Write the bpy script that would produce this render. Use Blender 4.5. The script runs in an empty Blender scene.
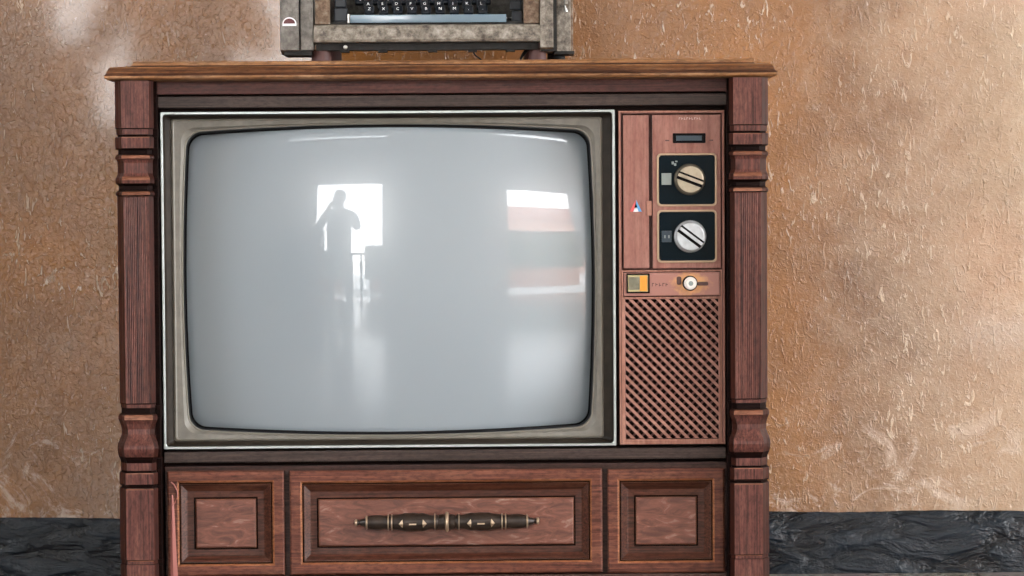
import bpy, bmesh, math, random
from mathutils import Vector, Matrix
random.seed(7)
SC = bpy.context.scene
COL = SC.collection
# ---------------------------------------------------------------- scale of the place
S = 0.00135          # metres per design unit on the front plane of the television
D = 3.2              # eye to the front plane
ZE = 0.593           # eye height above the floor
WALL_Y = 0.55

def P(U, V, d=0.0):
    """front-plane sketch units -> metres, d = how far the surface stands proud of the front plane"""
    k = S * (D - d) / D
    return (U * k, -d, ZE - V * k)

# ---------------------------------------------------------------- materials
MATS = {}
def newmat(name):
    m = bpy.data.materials.new(name); m.use_nodes = True
    MATS[name] = m
    nt = m.node_tree
    return m, nt, nt.nodes, nt.links, nt.nodes['Principled BSDF']

def plain(name, col, rough=.5, metal=0., spec=.5, bump=0., bscale=200., coat=0., var=0.):
    m, nt, N, L, B = newmat(name)
    B.inputs['Base Color'].default_value = (*col, 1)
    B.inputs['Roughness'].default_value = rough
    B.inputs['Metallic'].default_value = metal
    B.inputs['Specular IOR Level'].default_value = spec
    B.inputs['Coat Weight'].default_value = coat
    tc = N.new('ShaderNodeTexCoord')
    if bump:
        n = N.new('ShaderNodeTexNoise'); n.inputs['Scale'].default_value = bscale; n.inputs['Detail'].default_value = 4
        L.new(tc.outputs['Object'], n.inputs['Vector'])
        b = N.new('ShaderNodeBump'); b.inputs['Strength'].default_value = bump; b.inputs['Distance'].default_value = .001
        L.new(n.outputs['Fac'], b.inputs['Height']); L.new(b.outputs['Normal'], B.inputs['Normal'])
    if var:
        n2 = N.new('ShaderNodeTexNoise'); n2.inputs['Scale'].default_value = bscale * .25; n2.inputs['Detail'].default_value = 5
        L.new(tc.outputs['Object'], n2.inputs['Vector'])
        r = N.new('ShaderNodeValToRGB')
        r.color_ramp.elements[0].position = .3; r.color_ramp.elements[1].position = .7
        r.color_ramp.elements[0].color = (*[c * (1 - var) for c in col], 1)
        r.color_ramp.elements[1].color = (*[min(1, c * (1 + var)) for c in col], 1)
        L.new(n2.outputs['Fac'], r.inputs['Fac']); L.new(r.outputs['Color'], B.inputs['Base Color'])
    return m

def wood(name, dark, light, wear, axis='x', wear_amt=.5, rough=.38, spec=.28, grain=1.0, bump=.25, wear_pos=.62):
    m, nt, N, L, B = newmat(name)
    tc = N.new('ShaderNodeTexCoord')
    def mapped(sc):
        mp = N.new('ShaderNodeMapping'); mp.inputs['Scale'].default_value = sc
        L.new(tc.outputs['Object'], mp.inputs['Vector']); return mp
    lo, hi = 6 * grain, 420 * grain
    mp = mapped((lo, hi, hi) if axis == 'x' else (hi, hi, lo))
    n = N.new('ShaderNodeTexNoise'); n.inputs['Scale'].default_value = 1.; n.inputs['Detail'].default_value = 5; n.inputs['Roughness'].default_value = .65
    n.inputs['Distortion'].default_value = .3
    L.new(mp.outputs[0], n.inputs['Vector'])
    r = N.new('ShaderNodeValToRGB'); r.color_ramp.elements[0].position = .33; r.color_ramp.elements[1].position = .68
    r.color_ramp.elements[0].color = (*dark, 1); r.color_ramp.elements[1].color = (*light, 1)
    L.new(n.outputs['Fac'], r.inputs['Fac'])
    # broad worn patches
    mp2 = mapped((14, 60, 60) if axis == 'x' else (60, 60, 14))
    n2 = N.new('ShaderNodeTexNoise'); n2.inputs['Scale'].default_value = 1.; n2.inputs['Detail'].default_value = 7; n2.inputs['Roughness'].default_value = .7
    L.new(mp2.outputs[0], n2.inputs['Vector'])
    r2 = N.new('ShaderNodeValToRGB'); r2.color_ramp.elements[0].position = wear_pos - .12; r2.color_ramp.elements[1].position = wear_pos + .1
    r2.color_ramp.elements[0].color = (0, 0, 0, 1); r2.color_ramp.elements[1].color = (wear_amt,) * 3 + (1,)
    L.new(n2.outputs['Fac'], r2.inputs['Fac'])
    mx = N.new('ShaderNodeMix'); mx.data_type = 'RGBA'
    L.new(r2.outputs['Color'], mx.inputs['Factor']); L.new(r.outputs['Color'], mx.inputs[6]); mx.inputs[7].default_value = (*wear, 1)
    n4 = N.new('ShaderNodeTexNoise'); n4.inputs['Scale'].default_value = 1.; n4.inputs['Detail'].default_value = 4; n4.inputs['Roughness'].default_value = .7
    mp4 = mapped((90, 260, 260) if axis == 'x' else (260, 260, 90)); L.new(mp4.outputs[0], n4.inputs['Vector'])
    r4 = N.new('ShaderNodeValToRGB'); r4.color_ramp.elements[0].position = .36; r4.color_ramp.elements[1].position = .56
    r4.color_ramp.elements[0].color = (.42, .38, .36, 1); r4.color_ramp.elements[1].color = (1.0, 1.0, 1.0, 1); L.new(n4.outputs['Fac'], r4.inputs['Fac'])
    my = N.new('ShaderNodeMix'); my.data_type = 'RGBA'; my.blend_type = 'MULTIPLY'; my.inputs['Factor'].default_value = .8 if name.startswith('wood') else .3
    L.new(mx.outputs[2], my.inputs[6]); L.new(r4.outputs['Color'], my.inputs[7]); L.new(my.outputs[2], B.inputs['Base Color'])
    B.inputs['Roughness'].default_value = rough; B.inputs['Specular IOR Level'].default_value = spec
    b = N.new('ShaderNodeBump'); b.inputs['Strength'].default_value = bump; b.inputs['Distance'].default_value = .0006
    L.new(n.outputs['Fac'], b.inputs['Height']); L.new(b.outputs['Normal'], B.inputs['Normal'])
    return m

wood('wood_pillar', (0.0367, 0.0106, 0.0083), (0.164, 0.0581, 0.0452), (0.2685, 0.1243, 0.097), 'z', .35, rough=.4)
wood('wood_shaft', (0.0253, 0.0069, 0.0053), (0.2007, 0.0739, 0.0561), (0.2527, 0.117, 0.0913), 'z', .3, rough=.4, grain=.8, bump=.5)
wood('wood_dark', (0.0032, 0.001, 0.0008), (0.0135, 0.0043, 0.0031), (0.0306, 0.0127, 0.0094), 'x', .2, rough=.6, spec=.08)  # for grooves and gaps: groove dirt and shade put into one dark colour
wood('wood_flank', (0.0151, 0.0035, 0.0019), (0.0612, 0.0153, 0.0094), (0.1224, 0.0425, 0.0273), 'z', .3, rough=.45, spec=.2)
wood('wood_edge', (0.1124, 0.0368, 0.0184), (0.3097, 0.129, 0.0772), (0.3672, 0.1938, 0.131), 'x', .4, rough=.4)  # paler edge and bead lines; the bead highlights are put into this colour
wood('wood_fascia', (0.0329, 0.0097, 0.0077), (0.1297, 0.0433, 0.0347), (0.1769, 0.0737, 0.0586), 'x', .3, rough=.42)
wood('wood_strip', (0.0202, 0.0127, 0.0103), (0.0726, 0.0468, 0.0391), (0.088, 0.0648, 0.0561), 'x', .3, rough=.42)
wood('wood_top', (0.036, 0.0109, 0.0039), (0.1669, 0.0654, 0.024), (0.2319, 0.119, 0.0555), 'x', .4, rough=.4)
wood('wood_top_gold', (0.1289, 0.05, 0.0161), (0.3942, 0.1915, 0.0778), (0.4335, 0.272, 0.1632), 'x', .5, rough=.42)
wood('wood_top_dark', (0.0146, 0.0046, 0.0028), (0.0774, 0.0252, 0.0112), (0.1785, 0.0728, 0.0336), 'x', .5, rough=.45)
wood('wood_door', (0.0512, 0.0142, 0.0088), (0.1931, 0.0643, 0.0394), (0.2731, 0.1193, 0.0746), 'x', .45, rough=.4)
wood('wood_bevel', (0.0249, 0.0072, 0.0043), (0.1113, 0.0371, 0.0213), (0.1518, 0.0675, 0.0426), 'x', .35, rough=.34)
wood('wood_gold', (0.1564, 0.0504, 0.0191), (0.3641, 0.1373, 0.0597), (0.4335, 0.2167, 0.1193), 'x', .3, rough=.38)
wood('wood_rail', (0.0293, 0.0132, 0.0098), (0.0857, 0.0387, 0.03), (0.1428, 0.0714, 0.0546), 'x', .3, rough=.45)
wood('copper_panel', (0.1955, 0.0777, 0.06), (0.3468, 0.1536, 0.1209), (0.4045, 0.2157, 0.1782), 'z', .4, rough=.36, grain=.35, bump=.08, wear_pos=.5)
wood('copper_edge', (0.2488, 0.1072, 0.0757), (0.4334, 0.2157, 0.1591), (0.5057, 0.3268, 0.2546), 'z', .4, rough=.36, grain=.4, bump=.08)
wood('copper_dark', (0.0771, 0.027, 0.0221), (0.1588, 0.0612, 0.0492), (0.2352, 0.1064, 0.0829), 'z', .2, rough=.4, grain=.4, bump=.08)
wood('grille_plastic', (0.2487, 0.1066, 0.0807), (0.4309, 0.2094, 0.1617), (0.4788, 0.2744, 0.2109), 'x', .3, rough=.42, grain=.3, bump=.1)
plain('black', (.004, .003, .004), .6, spec=.1)
plain('grille_back', (.010, .004, .003), .8, spec=.1)
plain('back_board', (.06, .035, .022), .8, bump=.3, bscale=80)

def field_mat():
    """worn veneer field with pale scuffs running along the figure of the grain"""
    m, nt, N, L, B = newmat('veneer_field')
    tc = N.new('ShaderNodeTexCoord')
    mp = N.new('ShaderNodeMapping'); mp.inputs['Scale'].default_value = (28, 60, 90); mp.inputs['Rotation'].default_value = (0, .35, 0)
    L.new(tc.outputs['Object'], mp.inputs['Vector'])
    n = N.new('ShaderNodeTexNoise'); n.inputs['Scale'].default_value = 1; n.inputs['Detail'].default_value = 8; n.inputs['Roughness'].default_value = .62; n.inputs['Distortion'].default_value = 1.2
    L.new(mp.outputs[0], n.inputs['Vector'])
    r = N.new('ShaderNodeValToRGB'); e = r.color_ramp.elements
    e[0].position = .36; e[0].color = (.08, .026, .017, 1); e[1].position = .76; e[1].color = (.34, .24, .20, 1)
    x = e.new(.58); x.color = (.18, .066, .042, 1)
    L.new(n.outputs['Fac'], r.inputs['Fac']); L.new(r.outputs['Color'], B.inputs['Base Color'])
    B.inputs['Roughness'].default_value = .42
    mp2 = N.new('ShaderNodeMapping'); mp2.inputs['Scale'].default_value = (8, 300, 500)
    L.new(tc.outputs['Object'], mp2.inputs['Vector'])
    n2 = N.new('ShaderNodeTexNoise'); n2.inputs['Scale'].default_value = 1; L.new(mp2.outputs[0], n2.inputs['Vector'])
    b = N.new('ShaderNodeBump'); b.inputs['Strength'].default_value = .3; b.inputs['Distance'].default_value = .0005
    L.new(n2.outputs['Fac'], b.inputs['Height']); L.new(b.outputs['Normal'], B.inputs['Normal'])
field_mat()

def worn_row_mat():
    """control strip: pinkish lacquer rubbed down to orange around the volume knob"""
    m, nt, N, L, B = newmat('worn_row')
    tc = N.new('ShaderNodeTexCoord')
    cx, _, cz = P(221, 82); cx -= P(-26.5, 0)[0]
    mp = N.new('ShaderNodeMapping'); mp.inputs['Location'].default_value = (-cx, 0, -cz)
    L.new(tc.outputs['Object'], mp.inputs['Vector'])
    mp2 = N.new('ShaderNodeMapping'); mp2.inputs['Scale'].default_value = (1 / (20 * S), 0, 1 / (13 * S)); L.new(mp.outputs[0], mp2.inputs['Vector'])
    ln = N.new('ShaderNodeVectorMath'); ln.operation = 'LENGTH'; L.new(mp2.outputs[0], ln.inputs[0])
    n = N.new('ShaderNodeTexNoise'); n.inputs['Scale'].default_value = 160; n.inputs['Detail'].default_value = 4; L.new(tc.outputs['Object'], n.inputs['Vector'])
    ad = N.new('ShaderNodeMath'); ad.operation = 'MULTIPLY_ADD'; L.new(n.outputs['Fac'], ad.inputs[0]); ad.inputs[1].default_value = .9; ad.inputs[2].default_value = -.45
    a2 = N.new('ShaderNodeMath'); a2.operation = 'ADD'; L.new(ln.outputs['Value'], a2.inputs[0]); L.new(ad.outputs[0], a2.inputs[1])
    r = N.new('ShaderNodeValToRGB'); e = r.color_ramp.elements
    e[0].position = .55; e[0].color = (.62, .31, .13, 1); e[1].position = 1.; e[1].color = (.37, .17, .135, 1)
    L.new(a2.outputs[0], r.inputs['Fac']); L.new(r.outputs['Color'], B.inputs['Base Color'])
    B.inputs['Roughness'].default_value = .4
worn_row_mat()

plain('silver_trim', (.46, .50, .49), .34, metal=.7, bump=.15, bscale=300)
plain('mask_dark', (.024, .018, .013), .5, spec=.15, bump=.2, bscale=260, var=.3)
plain('mask_beige', (.17, .158, .135), .45, metal=.1, bump=.15, bscale=300, var=.15)
plain('mask_lip', (.22, .20, .165), .35, metal=.2)
plain('rubber_black', (.005, .005, .006), .5, spec=.2)
plain('dial_black', (.001, .006, .010), .3, spec=.12)
plain('dial_gold', (.50, .37, .25), .32, metal=.5)
plain('knob_gold', (.40, .345, .26), .35, metal=.5, bump=.2, bscale=400, var=.15)
plain('knob_silver', (.50, .53, .56), .35, metal=.4, bump=.2, bscale=400, var=.15)
plain('knob_skirt', (.20, .18, .14), .35, metal=.6)
plain('indicator_grey', (.27, .31, .30), .35)
plain('indicator_blue', (.035, .055, .075), .3)
plain('indicator_light', (.75, .78, .8), .35)
plain('amber', (.75, .30, .035), .3, coat=.4)
plain('olive_grey', (.17, .16, .11), .35, coat=.3, var=.2, bscale=600)
plain('brass_pale', (.50, .44, .24), .35, metal=.4)
plain('knob_white', (.80, .76, .72), .35)
plain('print_dark', (.10, .045, .04), .5)
plain('print_pale', (.56, .42, .38), .4, metal=.2)
plain('mark_red', (.62, .10, .10), .4); plain('mark_blue', (.10, .33, .62), .4); plain('mark_white', (.85, .85, .88), .4)
plain('bronze_dark', (.026, .016, .011), .36, metal=.3, bump=.5, bscale=260, var=.5)
plain('brass_worn', (.50, .38, .27), .3, metal=.75)
plain('pink_plastic', (.36, .13, .11), .5)

def crt_mat():
    m, nt, N, L, B = newmat('picture_glass')
    B.inputs['Base Color'].default_value = (.265, .305, .338, 1)
    B.inputs['Roughness'].default_value = .22
    B.inputs['Specular IOR Level'].default_value = .6
    B.inputs['Coat Weight'].default_value = 1.; B.inputs['Coat Roughness'].default_value = .015; B.inputs['Coat IOR'].default_value = 1.5
crt_mat()

# ---------------------------------------------------------------- mesh helpers
def link(name, bm, mats, parent=None, smooth=False, recalc=True, autos=None):
    if recalc: bmesh.ops.recalc_face_normals(bm, faces=bm.faces)
    me = bpy.data.meshes.new(name); bm.to_mesh(me); bm.free()
    if smooth:
        for f in me.polygons: f.use_smooth = True
    ob = bpy.data.objects.new(name, me); COL.objects.link(ob)
    for mm in (mats if isinstance(mats, (list, tuple)) else [mats]): me.materials.append(MATS[mm])
    if parent is not None:
        ob.parent = parent
        ob.matrix_parent_inverse = Matrix.Identity(4)
        r = parent; off = Vector((0, 0, 0))
        while r is not None:
            off += Vector(r.location); r = r.parent
        if off.length > 0: me.transform(Matrix.Translation(-off))   # vertices are given in place, the part keeps its thing's origin
    if autos:
        try: me.set_sharp_from_angle(angle=math.radians(autos))
        except Exception: pass
    return ob

def thing(name, label, cat, loc=(0, 0, 0), group=None, kind=None):
    o = bpy.data.objects.new(name, None); COL.objects.link(o); o.location = loc; o.empty_display_size = .05
    o['label'] = label; o['category'] = cat
    if group: o['group'] = group
    return o
def tag(o, label=None, cat=None, group=None, kind=None):
    if label: o['label'] = label
    if cat: o['category'] = cat
    if group: o['group'] = group
    if kind: o['kind'] = kind
    return o

def box(bm, x0, x1, y0, y1, z0, z1, mi=0, bev=0.):
    vs = [bm.verts.new((x, y, z)) for x in (x0, x1) for y in (y0, y1) for z in (z0, z1)]
    idx = [(0, 1, 3, 2), (4, 6, 7, 5), (0, 4, 5, 1), (2, 3, 7, 6), (0, 2, 6, 4), (1, 5, 7, 3)]
    fs = [bm.faces.new([vs[i] for i in q]) for q in idx]
    for f in fs: f.material_index = mi
    if bev > 0:
        es = list({e for f in fs for e in f.edges})
        bmesh.ops.bevel(bm, geom=es, offset=bev, segments=2, profile=.7, affect='EDGES', material=-1)

def ubox(bm, U0, V0, U1, V1, d0, d1, mi=0, bev=0.):
    """box on the front of the set: U,V range as seen at its front depth d1, going back to d0"""
    a = P(U0, V0, d1); b = P(U1, V1, d1)
    box(bm, a[0], b[0], -d1, -d0, b[2], a[2], mi, bev)

def rr(u0, v0, u1, v1, r=0., bu=0., bv=0., nc=5, ns=1):
    """closed outline: rectangle with rounded corners, sides bowed outwards by bu / bv"""
    r = max(r, 1e-3); pts = []
    cs = [(u1 - r, v0 + r, -90), (u1 - r, v1 - r, 0), (u0 + r, v1 - r, 90), (u0 + r, v0 + r, 180)]
    for i, (cx, cy, a0) in enumerate(cs):
        for k in range(nc + 1):
            a = math.radians(a0 + 90 * k / nc)
            pts.append((cx + r * math.cos(a), cy + r * math.sin(a)))
        if ns > 1:
            nx = cs[(i + 1) % 4]
            an = math.radians(nx[2]); q = (nx[0] + r * math.cos(an), nx[1] + r * math.sin(an)); p0 = pts[-1]
            for k in range(1, ns): pts.append((p0[0] + (q[0] - p0[0]) * k / ns, p0[1] + (q[1] - p0[1]) * k / ns))
    if bu or bv:
        cu, cv, hu, hv = (u0 + u1) / 2, (v0 + v1) / 2, (u1 - u0) / 2, (v1 - v0) / 2
        pts = [(u + bu * ((u - cu) / hu) * (1 - ((v - cv) / hv) ** 2), v + bv * ((v - cv) / hv) * (1 - ((u - cu) / hu) ** 2)) for u, v in pts]
    return pts

def loft(bm, rings, caps=(True, True), cap_mi=None):
    """rings = [(points, d, material index of the band that ends here)]; d may be a function of (U, V)"""
    prev = None; first = None
    for pts, d, mi in rings:
        cur = [bm.verts.new(P(u, v, d(u, v) if callable(d) else d)) for u, v in pts]
        if prev:
            n = len(cur)
            for i in range(n):
                f = bm.faces.new((prev[i], prev[(i + 1) % n], cur[(i + 1) % n], cur[i])); f.material_index = mi
        else: first = cur
        prev = cur
    if caps[0]: bm.faces.new(first[::-1]).material_index = rings[0][2]
    if caps[1]: bm.faces.new(prev).material_index = rings[-1][2] if cap_mi is None else cap_mi

def rect_rings(U0, V0, U1, V1, prof):
    return [(rr(U0 + i, V0 + i, U1 - i, V1 - i, .01, nc=1), d, mi) for i, d, mi in prof]

def stack(bm, secs, caps=True):
    """secs = [(list of (x,y), z, mi)] lofted upwards/downwards"""
    prev = first = None
    for pts, z, mi in secs:
        cur = [bm.verts.new((x, y, z)) for x, y in pts]
        if prev:
            n = len(cur)
            for i in range(n): bm.faces.new((prev[i], prev[(i + 1) % n], cur[(i + 1) % n], cur[i])).material_index = mi
        else: first = cur
        prev = cur
    if caps:
        bm.faces.new(first[::-1]).material_index = secs[0][2]; bm.faces.new(prev).material_index = secs[-1][2]

def lathe(bm, prof, origin, axis, n=32, caps=True):
    """prof = [(distance along axis, radius, mi)]"""
    ax = Vector(axis).normalized(); t = Vector((0, 0, 1)) if abs(ax.z) < .9 else Vector((1, 0, 0))
    a = ax.cross(t).normalized(); b = ax.cross(a).normalized(); O = Vector(origin)
    prev = first = None
    for h, r, mi in prof:
        cur = [bm.verts.new(O + ax * h + (a * math.cos(2 * math.pi * k / n) + b * math.sin(2 * math.pi * k / n)) * max(r, 1e-5)) for k in range(n)]
        if prev:
            for i in range(n): bm.faces.new((prev[i], prev[(i + 1) % n], cur[(i + 1) % n], cur[i])).material_index = mi
        else: first = cur
        prev = cur
    if caps:
        bm.faces.new(first[::-1]).material_index = prof[0][2]; bm.faces.new(prev).material_index = prof[-1][2]

def tube(bm, pts, r, n=8, mi=0):
    pts = [Vector(p) for p in pts]; rs = r if isinstance(r, (list, tuple)) else [r] * len(pts)
    prev = first = None; up = Vector((0, 0, 1))
    for i, p in enumerate(pts):
        t = (pts[min(i + 1, len(pts) - 1)] - pts[max(i - 1, 0)]).normalized()
        u = up if abs(t.dot(up)) < .95 else Vector((1, 0, 0))
        a = t.cross(u).normalized(); b = t.cross(a).normalized()
        cur = [bm.verts.new(p + (a * math.cos(2 * math.pi * k / n) + b * math.sin(2 * math.pi * k / n)) * rs[i]) for k in range(n)]
        if prev:
            for k in range(n): bm.faces.new((prev[k], prev[(k + 1) % n], cur[(k + 1) % n], cur[k])).material_index = mi
        else: first = cur
        prev = cur
    bm.faces.new(first[::-1]).material_index = mi; bm.faces.new(prev).material_index = mi

# ================================================================ THE TELEVISION
tv = thing('console_television', 'large old wooden console television with a blank grey screen and carved corner columns', 'television', (P(-26.5, 0)[0], 0.2, 0))

# carcass
bm = bmesh.new()
X0, X1 = P(-349, 0, .0)[0], P(296.5, 0, .0)[0]
ZT = ZE + 139 * S
box(bm, X0, X1, .075, .50, .06, ZE + 124 * S)
link('cabinet_body', bm, 'wood_pillar', tv)
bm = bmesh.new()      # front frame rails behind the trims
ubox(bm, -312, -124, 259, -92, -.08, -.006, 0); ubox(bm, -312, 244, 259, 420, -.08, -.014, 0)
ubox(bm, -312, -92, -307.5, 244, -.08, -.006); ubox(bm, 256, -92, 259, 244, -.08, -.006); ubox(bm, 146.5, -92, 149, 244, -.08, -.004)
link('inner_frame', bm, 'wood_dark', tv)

# top board
bm = bmesh.new()
def planring(u0, u1, V, d, yb=.53):
    k = S * (D - d) / D
    return [(u0 * k, -d), (u1 * k, -d), (u1 * k, yb), (u0 * k, yb)], ZE - V * k
secs = []
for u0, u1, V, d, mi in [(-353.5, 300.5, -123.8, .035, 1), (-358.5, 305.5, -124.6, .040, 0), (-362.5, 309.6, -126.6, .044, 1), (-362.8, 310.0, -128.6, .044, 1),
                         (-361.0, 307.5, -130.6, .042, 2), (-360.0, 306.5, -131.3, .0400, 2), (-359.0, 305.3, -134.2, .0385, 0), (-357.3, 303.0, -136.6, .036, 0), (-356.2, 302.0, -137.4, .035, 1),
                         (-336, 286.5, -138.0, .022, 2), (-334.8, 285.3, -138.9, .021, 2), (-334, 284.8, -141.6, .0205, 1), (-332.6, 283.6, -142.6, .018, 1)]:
    pts, z = planring(u0, u1, V, d); secs.append((pts, z, mi))
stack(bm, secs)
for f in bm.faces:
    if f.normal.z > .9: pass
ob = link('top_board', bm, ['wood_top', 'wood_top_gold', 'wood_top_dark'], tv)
TOPZ = secs[-1][1]

# fascia and trim strips
bm = bmesh.new(); ubox(bm, -311.5, -123.8, 258.4, -110, -.006, .012, 0, .0012); link('fascia_rail', bm, 'wood_fascia', tv)
bm = bmesh.new(); ubox(bm, -310, -107.9, 258.4, -96.6, -.006, .008, 0, .0012); link('upper_trim', bm, 'wood_strip', tv)
bm = bmesh.new(); ubox(bm, -307.3, 247.2, 256.4, 257.9, -.02, .008, 0, .0012); link('lower_trim', bm, 'wood_strip', tv)
bm = bmesh.new(); ubox(bm, -306.5, 261.6, 257.2, 373, -.014, -.004, 0, .0008)
ubox(bm, -306.5, 374, 257.2, 418, -.014, .012, 0, .002)
link('door_rail', bm, 'wood_rail', tv)

# pillars -----------------------------------------------------------------
PROF = [(-124, 0, 0, 0), (-77, 0, 0, 0), (-76, -2, -1, 2), (-70.6, -2, -1, 0), (-70.3, -5, -2, 2), (-68.6, -5, -2, 2), (-68.2, .3, 0, 2), (-67.4, .6, .2, 1), (-57, .4, 0, 0), (-56, -1, -.5, 2), (-55.4, -5, -2.5, 2),
        (-51, -5, -2.5, 2), (-50, -1, -.6, 2), (-48.6, .8, .2, 1), (-46.6, .8, .2, 1), (-45.6, -1.5, -1, 0), (-42, -3, -2, 0), (-32, -3, -2, 0), (-29, -1.6, -1, 0), (-27.2, .2, 0, 1), (-25, 1.1, .2, 1), (-22, .6, 0, 0),
        (-20.6, -3, -1.5, 2), (-19.5, -5.5, -2.5, 2), (-14.8, -5.5, -2.5, 2), (-13.6, -1, -.6, 2), (-12.2, .8, .2, 1), (-10.2, .6, .2, 1), (-9, -1.8, -1.2, 2),
        (-8, -2, -1.2, 3), (198, -2, -1.2, 3), (199, -4, -2, 2), (202.5, -4, -2, 0), (203, -5.5, -2.6, 2), (208.5, -5.5, -2.6, 2), (209.5, -1, -.6, 2), (211, .8, .3, 1), (214.6, .8, .3, 1), (216, -.5, -.2, 0),
        (219, -2, -1.6, 0), (224, -3.2, -3, 0), (229, -2.6, -3, 0), (234, 0, -1.4, 0), (238, 2.6, .4, 0), (241, 4, 1.0, 0), (244, 4.6, 1.2, 0), (248, 3.6, 1.0, 0), (252, 1.5, .3, 0), (255, -1.2, -1, 2), (258, -3, -1.6, 2),
        (259, -3, -1.6, 0), (265.6, -3, -1.6, 0), (266, -4.4, -2, 2), (267.6, -4.4, -2, 2), (268, .3, 0, 2), (269, .6, .1, 1), (279.5, .4, 0, 0), (280.5, -1, -.4, 2), (281, -4, -1.8, 2), (283, -4, -1.8, 2), (283.6, 0, 0, 2), (285, .4, 0, 1),
        (355.4, .2, 0, 0), (356, -1.6, -.8, 2), (357, -1.8, -.8, 1), (359.6, -1.8, -.8, 0), (360.2, .6, 0, 2), (418, .6, 0, 0), (419, 3, 2, 0), (436, 3, 2, 0), (439.2, 3, 1.6, 0)]
def pillar(cu, hw, ol, orr, steps):
    """fluted column: face half-width hw, outer edges ol / orr in sketch units"""
    bm = bmesh.new(); secs = []
    DF = .046
    for V, e, w, mi in PROF:
        d = DF + e * S
        k = S * (D - d) / D; fl = cu - hw - w; fr = cu + hw + w
        l2, r2 = ol - w * .8, orr + w * .8
        k2 = S * (D - d + .008) / D; k3 = S
        nf = 14; face = []
        for j in range(nf * 4 + 1):
            t = j / (nf * 4); x = (fl + (fr - fl) * t) * k; y = -d
            if mi == 3 or V in (-8,): y += .0011 * (.5 - .5 * math.cos(2 * math.pi * (j % 4) / 4)) if 2 < j < nf * 4 - 2 else 0
            face.append((x, y))
        pts = [(l2 * k3, .076), (l2 * k3, -d + .016), (l2 * k2, -d + .0095)] + face + [(r2 * k2, -d + .0095), (r2 * k3, -d + .016), (r2 * k3, .076)]
        secs.append((pts, ZE - V * k, mi))
    stack(bm, secs)
    # chamfers and flanks take a darker wood colour
    np_ = len(secs[0][0]); bm.faces.ensure_lookup_table()
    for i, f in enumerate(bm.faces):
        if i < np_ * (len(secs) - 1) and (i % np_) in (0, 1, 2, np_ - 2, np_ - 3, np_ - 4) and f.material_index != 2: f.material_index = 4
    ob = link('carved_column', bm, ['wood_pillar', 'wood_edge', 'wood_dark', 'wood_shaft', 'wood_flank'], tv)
    # side stile beside the column, stepped like the mouldings
    return ob
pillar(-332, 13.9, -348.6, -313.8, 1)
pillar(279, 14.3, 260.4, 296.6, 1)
# inner stiles next to the columns with small stepped lugs
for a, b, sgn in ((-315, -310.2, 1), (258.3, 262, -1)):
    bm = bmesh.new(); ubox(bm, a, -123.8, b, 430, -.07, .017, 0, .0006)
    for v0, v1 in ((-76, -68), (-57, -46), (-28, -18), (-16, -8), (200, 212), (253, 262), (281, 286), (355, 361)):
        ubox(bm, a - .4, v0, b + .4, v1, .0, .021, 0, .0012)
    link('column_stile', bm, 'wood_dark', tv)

# picture tube mask ---------------------------------------------------------
CU, CV = -80., 76.3
RC = .95
def glass_d(u, v, c=.005):
    x, z = (u - CU) * S, (v - CV) * S
    return c - (x * x + z * z) / (2 * RC)
def scr(i, r, e=0): return rr(-279.3 + i, -70.3 + i, 118.7 - i, 222.6 - i, r, 5.2, 7.4, nc=10, ns=28)
def big(u0, v0, u1, v1, r): return rr(u0, v0, u1, v1, r, 0, 0, nc=10, ns=28)
bm = bmesh.new()
edge = lambda off: (lambda u, v: glass_d(u, v) + off)
loft(bm, [(big(-307.3, -92.6, 146.0, 244.4, 1.2), -.02, 0), (big(-307.3, -92.6, 146.0, 244.4, 1.2), .0055, 0), (big(-306.8, -92.1, 145.5, 243.9, 1.2), .0062, 0),
          (big(-305.3, -90.5, 143.9, 242.3, 2.5), .0062, 0), (big(-304.7, -89.9, 143.3, 241.6, 3), .0052, 0)], caps=(False, False))
link('silver_trim', bm, 'silver_trim', tv)
bm = bmesh.new()
loft(bm, [(big(-304.9, -90.1, 143.5, 241.9, 3), .0052, 0), (big(-304.3, -89.4, 142.9, 241.1, 3.4), .000, 0), (big(-302.5, -88.2, 141.4, 239.6, 3.4), -.006, 0),
          (big(-297, -85.6, 133.5, 236.4, 3), -.0125, 0), (big(-295.8, -84.9, 132.2, 235.4, 3), -.0110, 1), (big(-294.6, -84.2, 131.2, 234.6, 3), -.0105, 2),
          (big(-293.4, -83.4, 130.2, 233.9, 4), -.0115, 1),
          (rr(-286, -76.5, 125.2, 228.6, 13, 3.4, 4.6, nc=10, ns=28), -.0125, 1),
          (scr(-3.0, 15), lambda u, v: -.0122 + .1 * glass_d(u, v), 1), (scr(-2.3, 14.8), lambda u, v: -.0110 + .12 * glass_d(u, v), 2), (scr(-1.3, 14.4), lambda u, v: -.012 + .2 * glass_d(u, v), 2),
          (scr(-.9, 14.2), lambda u, v: -.0135 + .3 * glass_d(u, v), 3), (scr(-.6, 14), lambda u, v: glass_d(u, v) - .012, 3)], caps=(False, False))
link('screen_mask', bm, ['mask_dark', 'mask_beige', 'mask_lip', 'rubber_black'], tv)
bm = bmesh.new()   # black gasket
loft(bm, [(scr(-1.15, 14), lambda u, v: -.0128 + .25 * glass_d(u, v), 0), (scr(.4, 13.4), edge(-.0012), 0), (scr(1.9, 13), edge(-.0016), 0), (scr(2.0, 12.6), edge(-.014), 0)], caps=(False, False))
link('screen_gasket', bm, 'rubber_black', tv)
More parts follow.
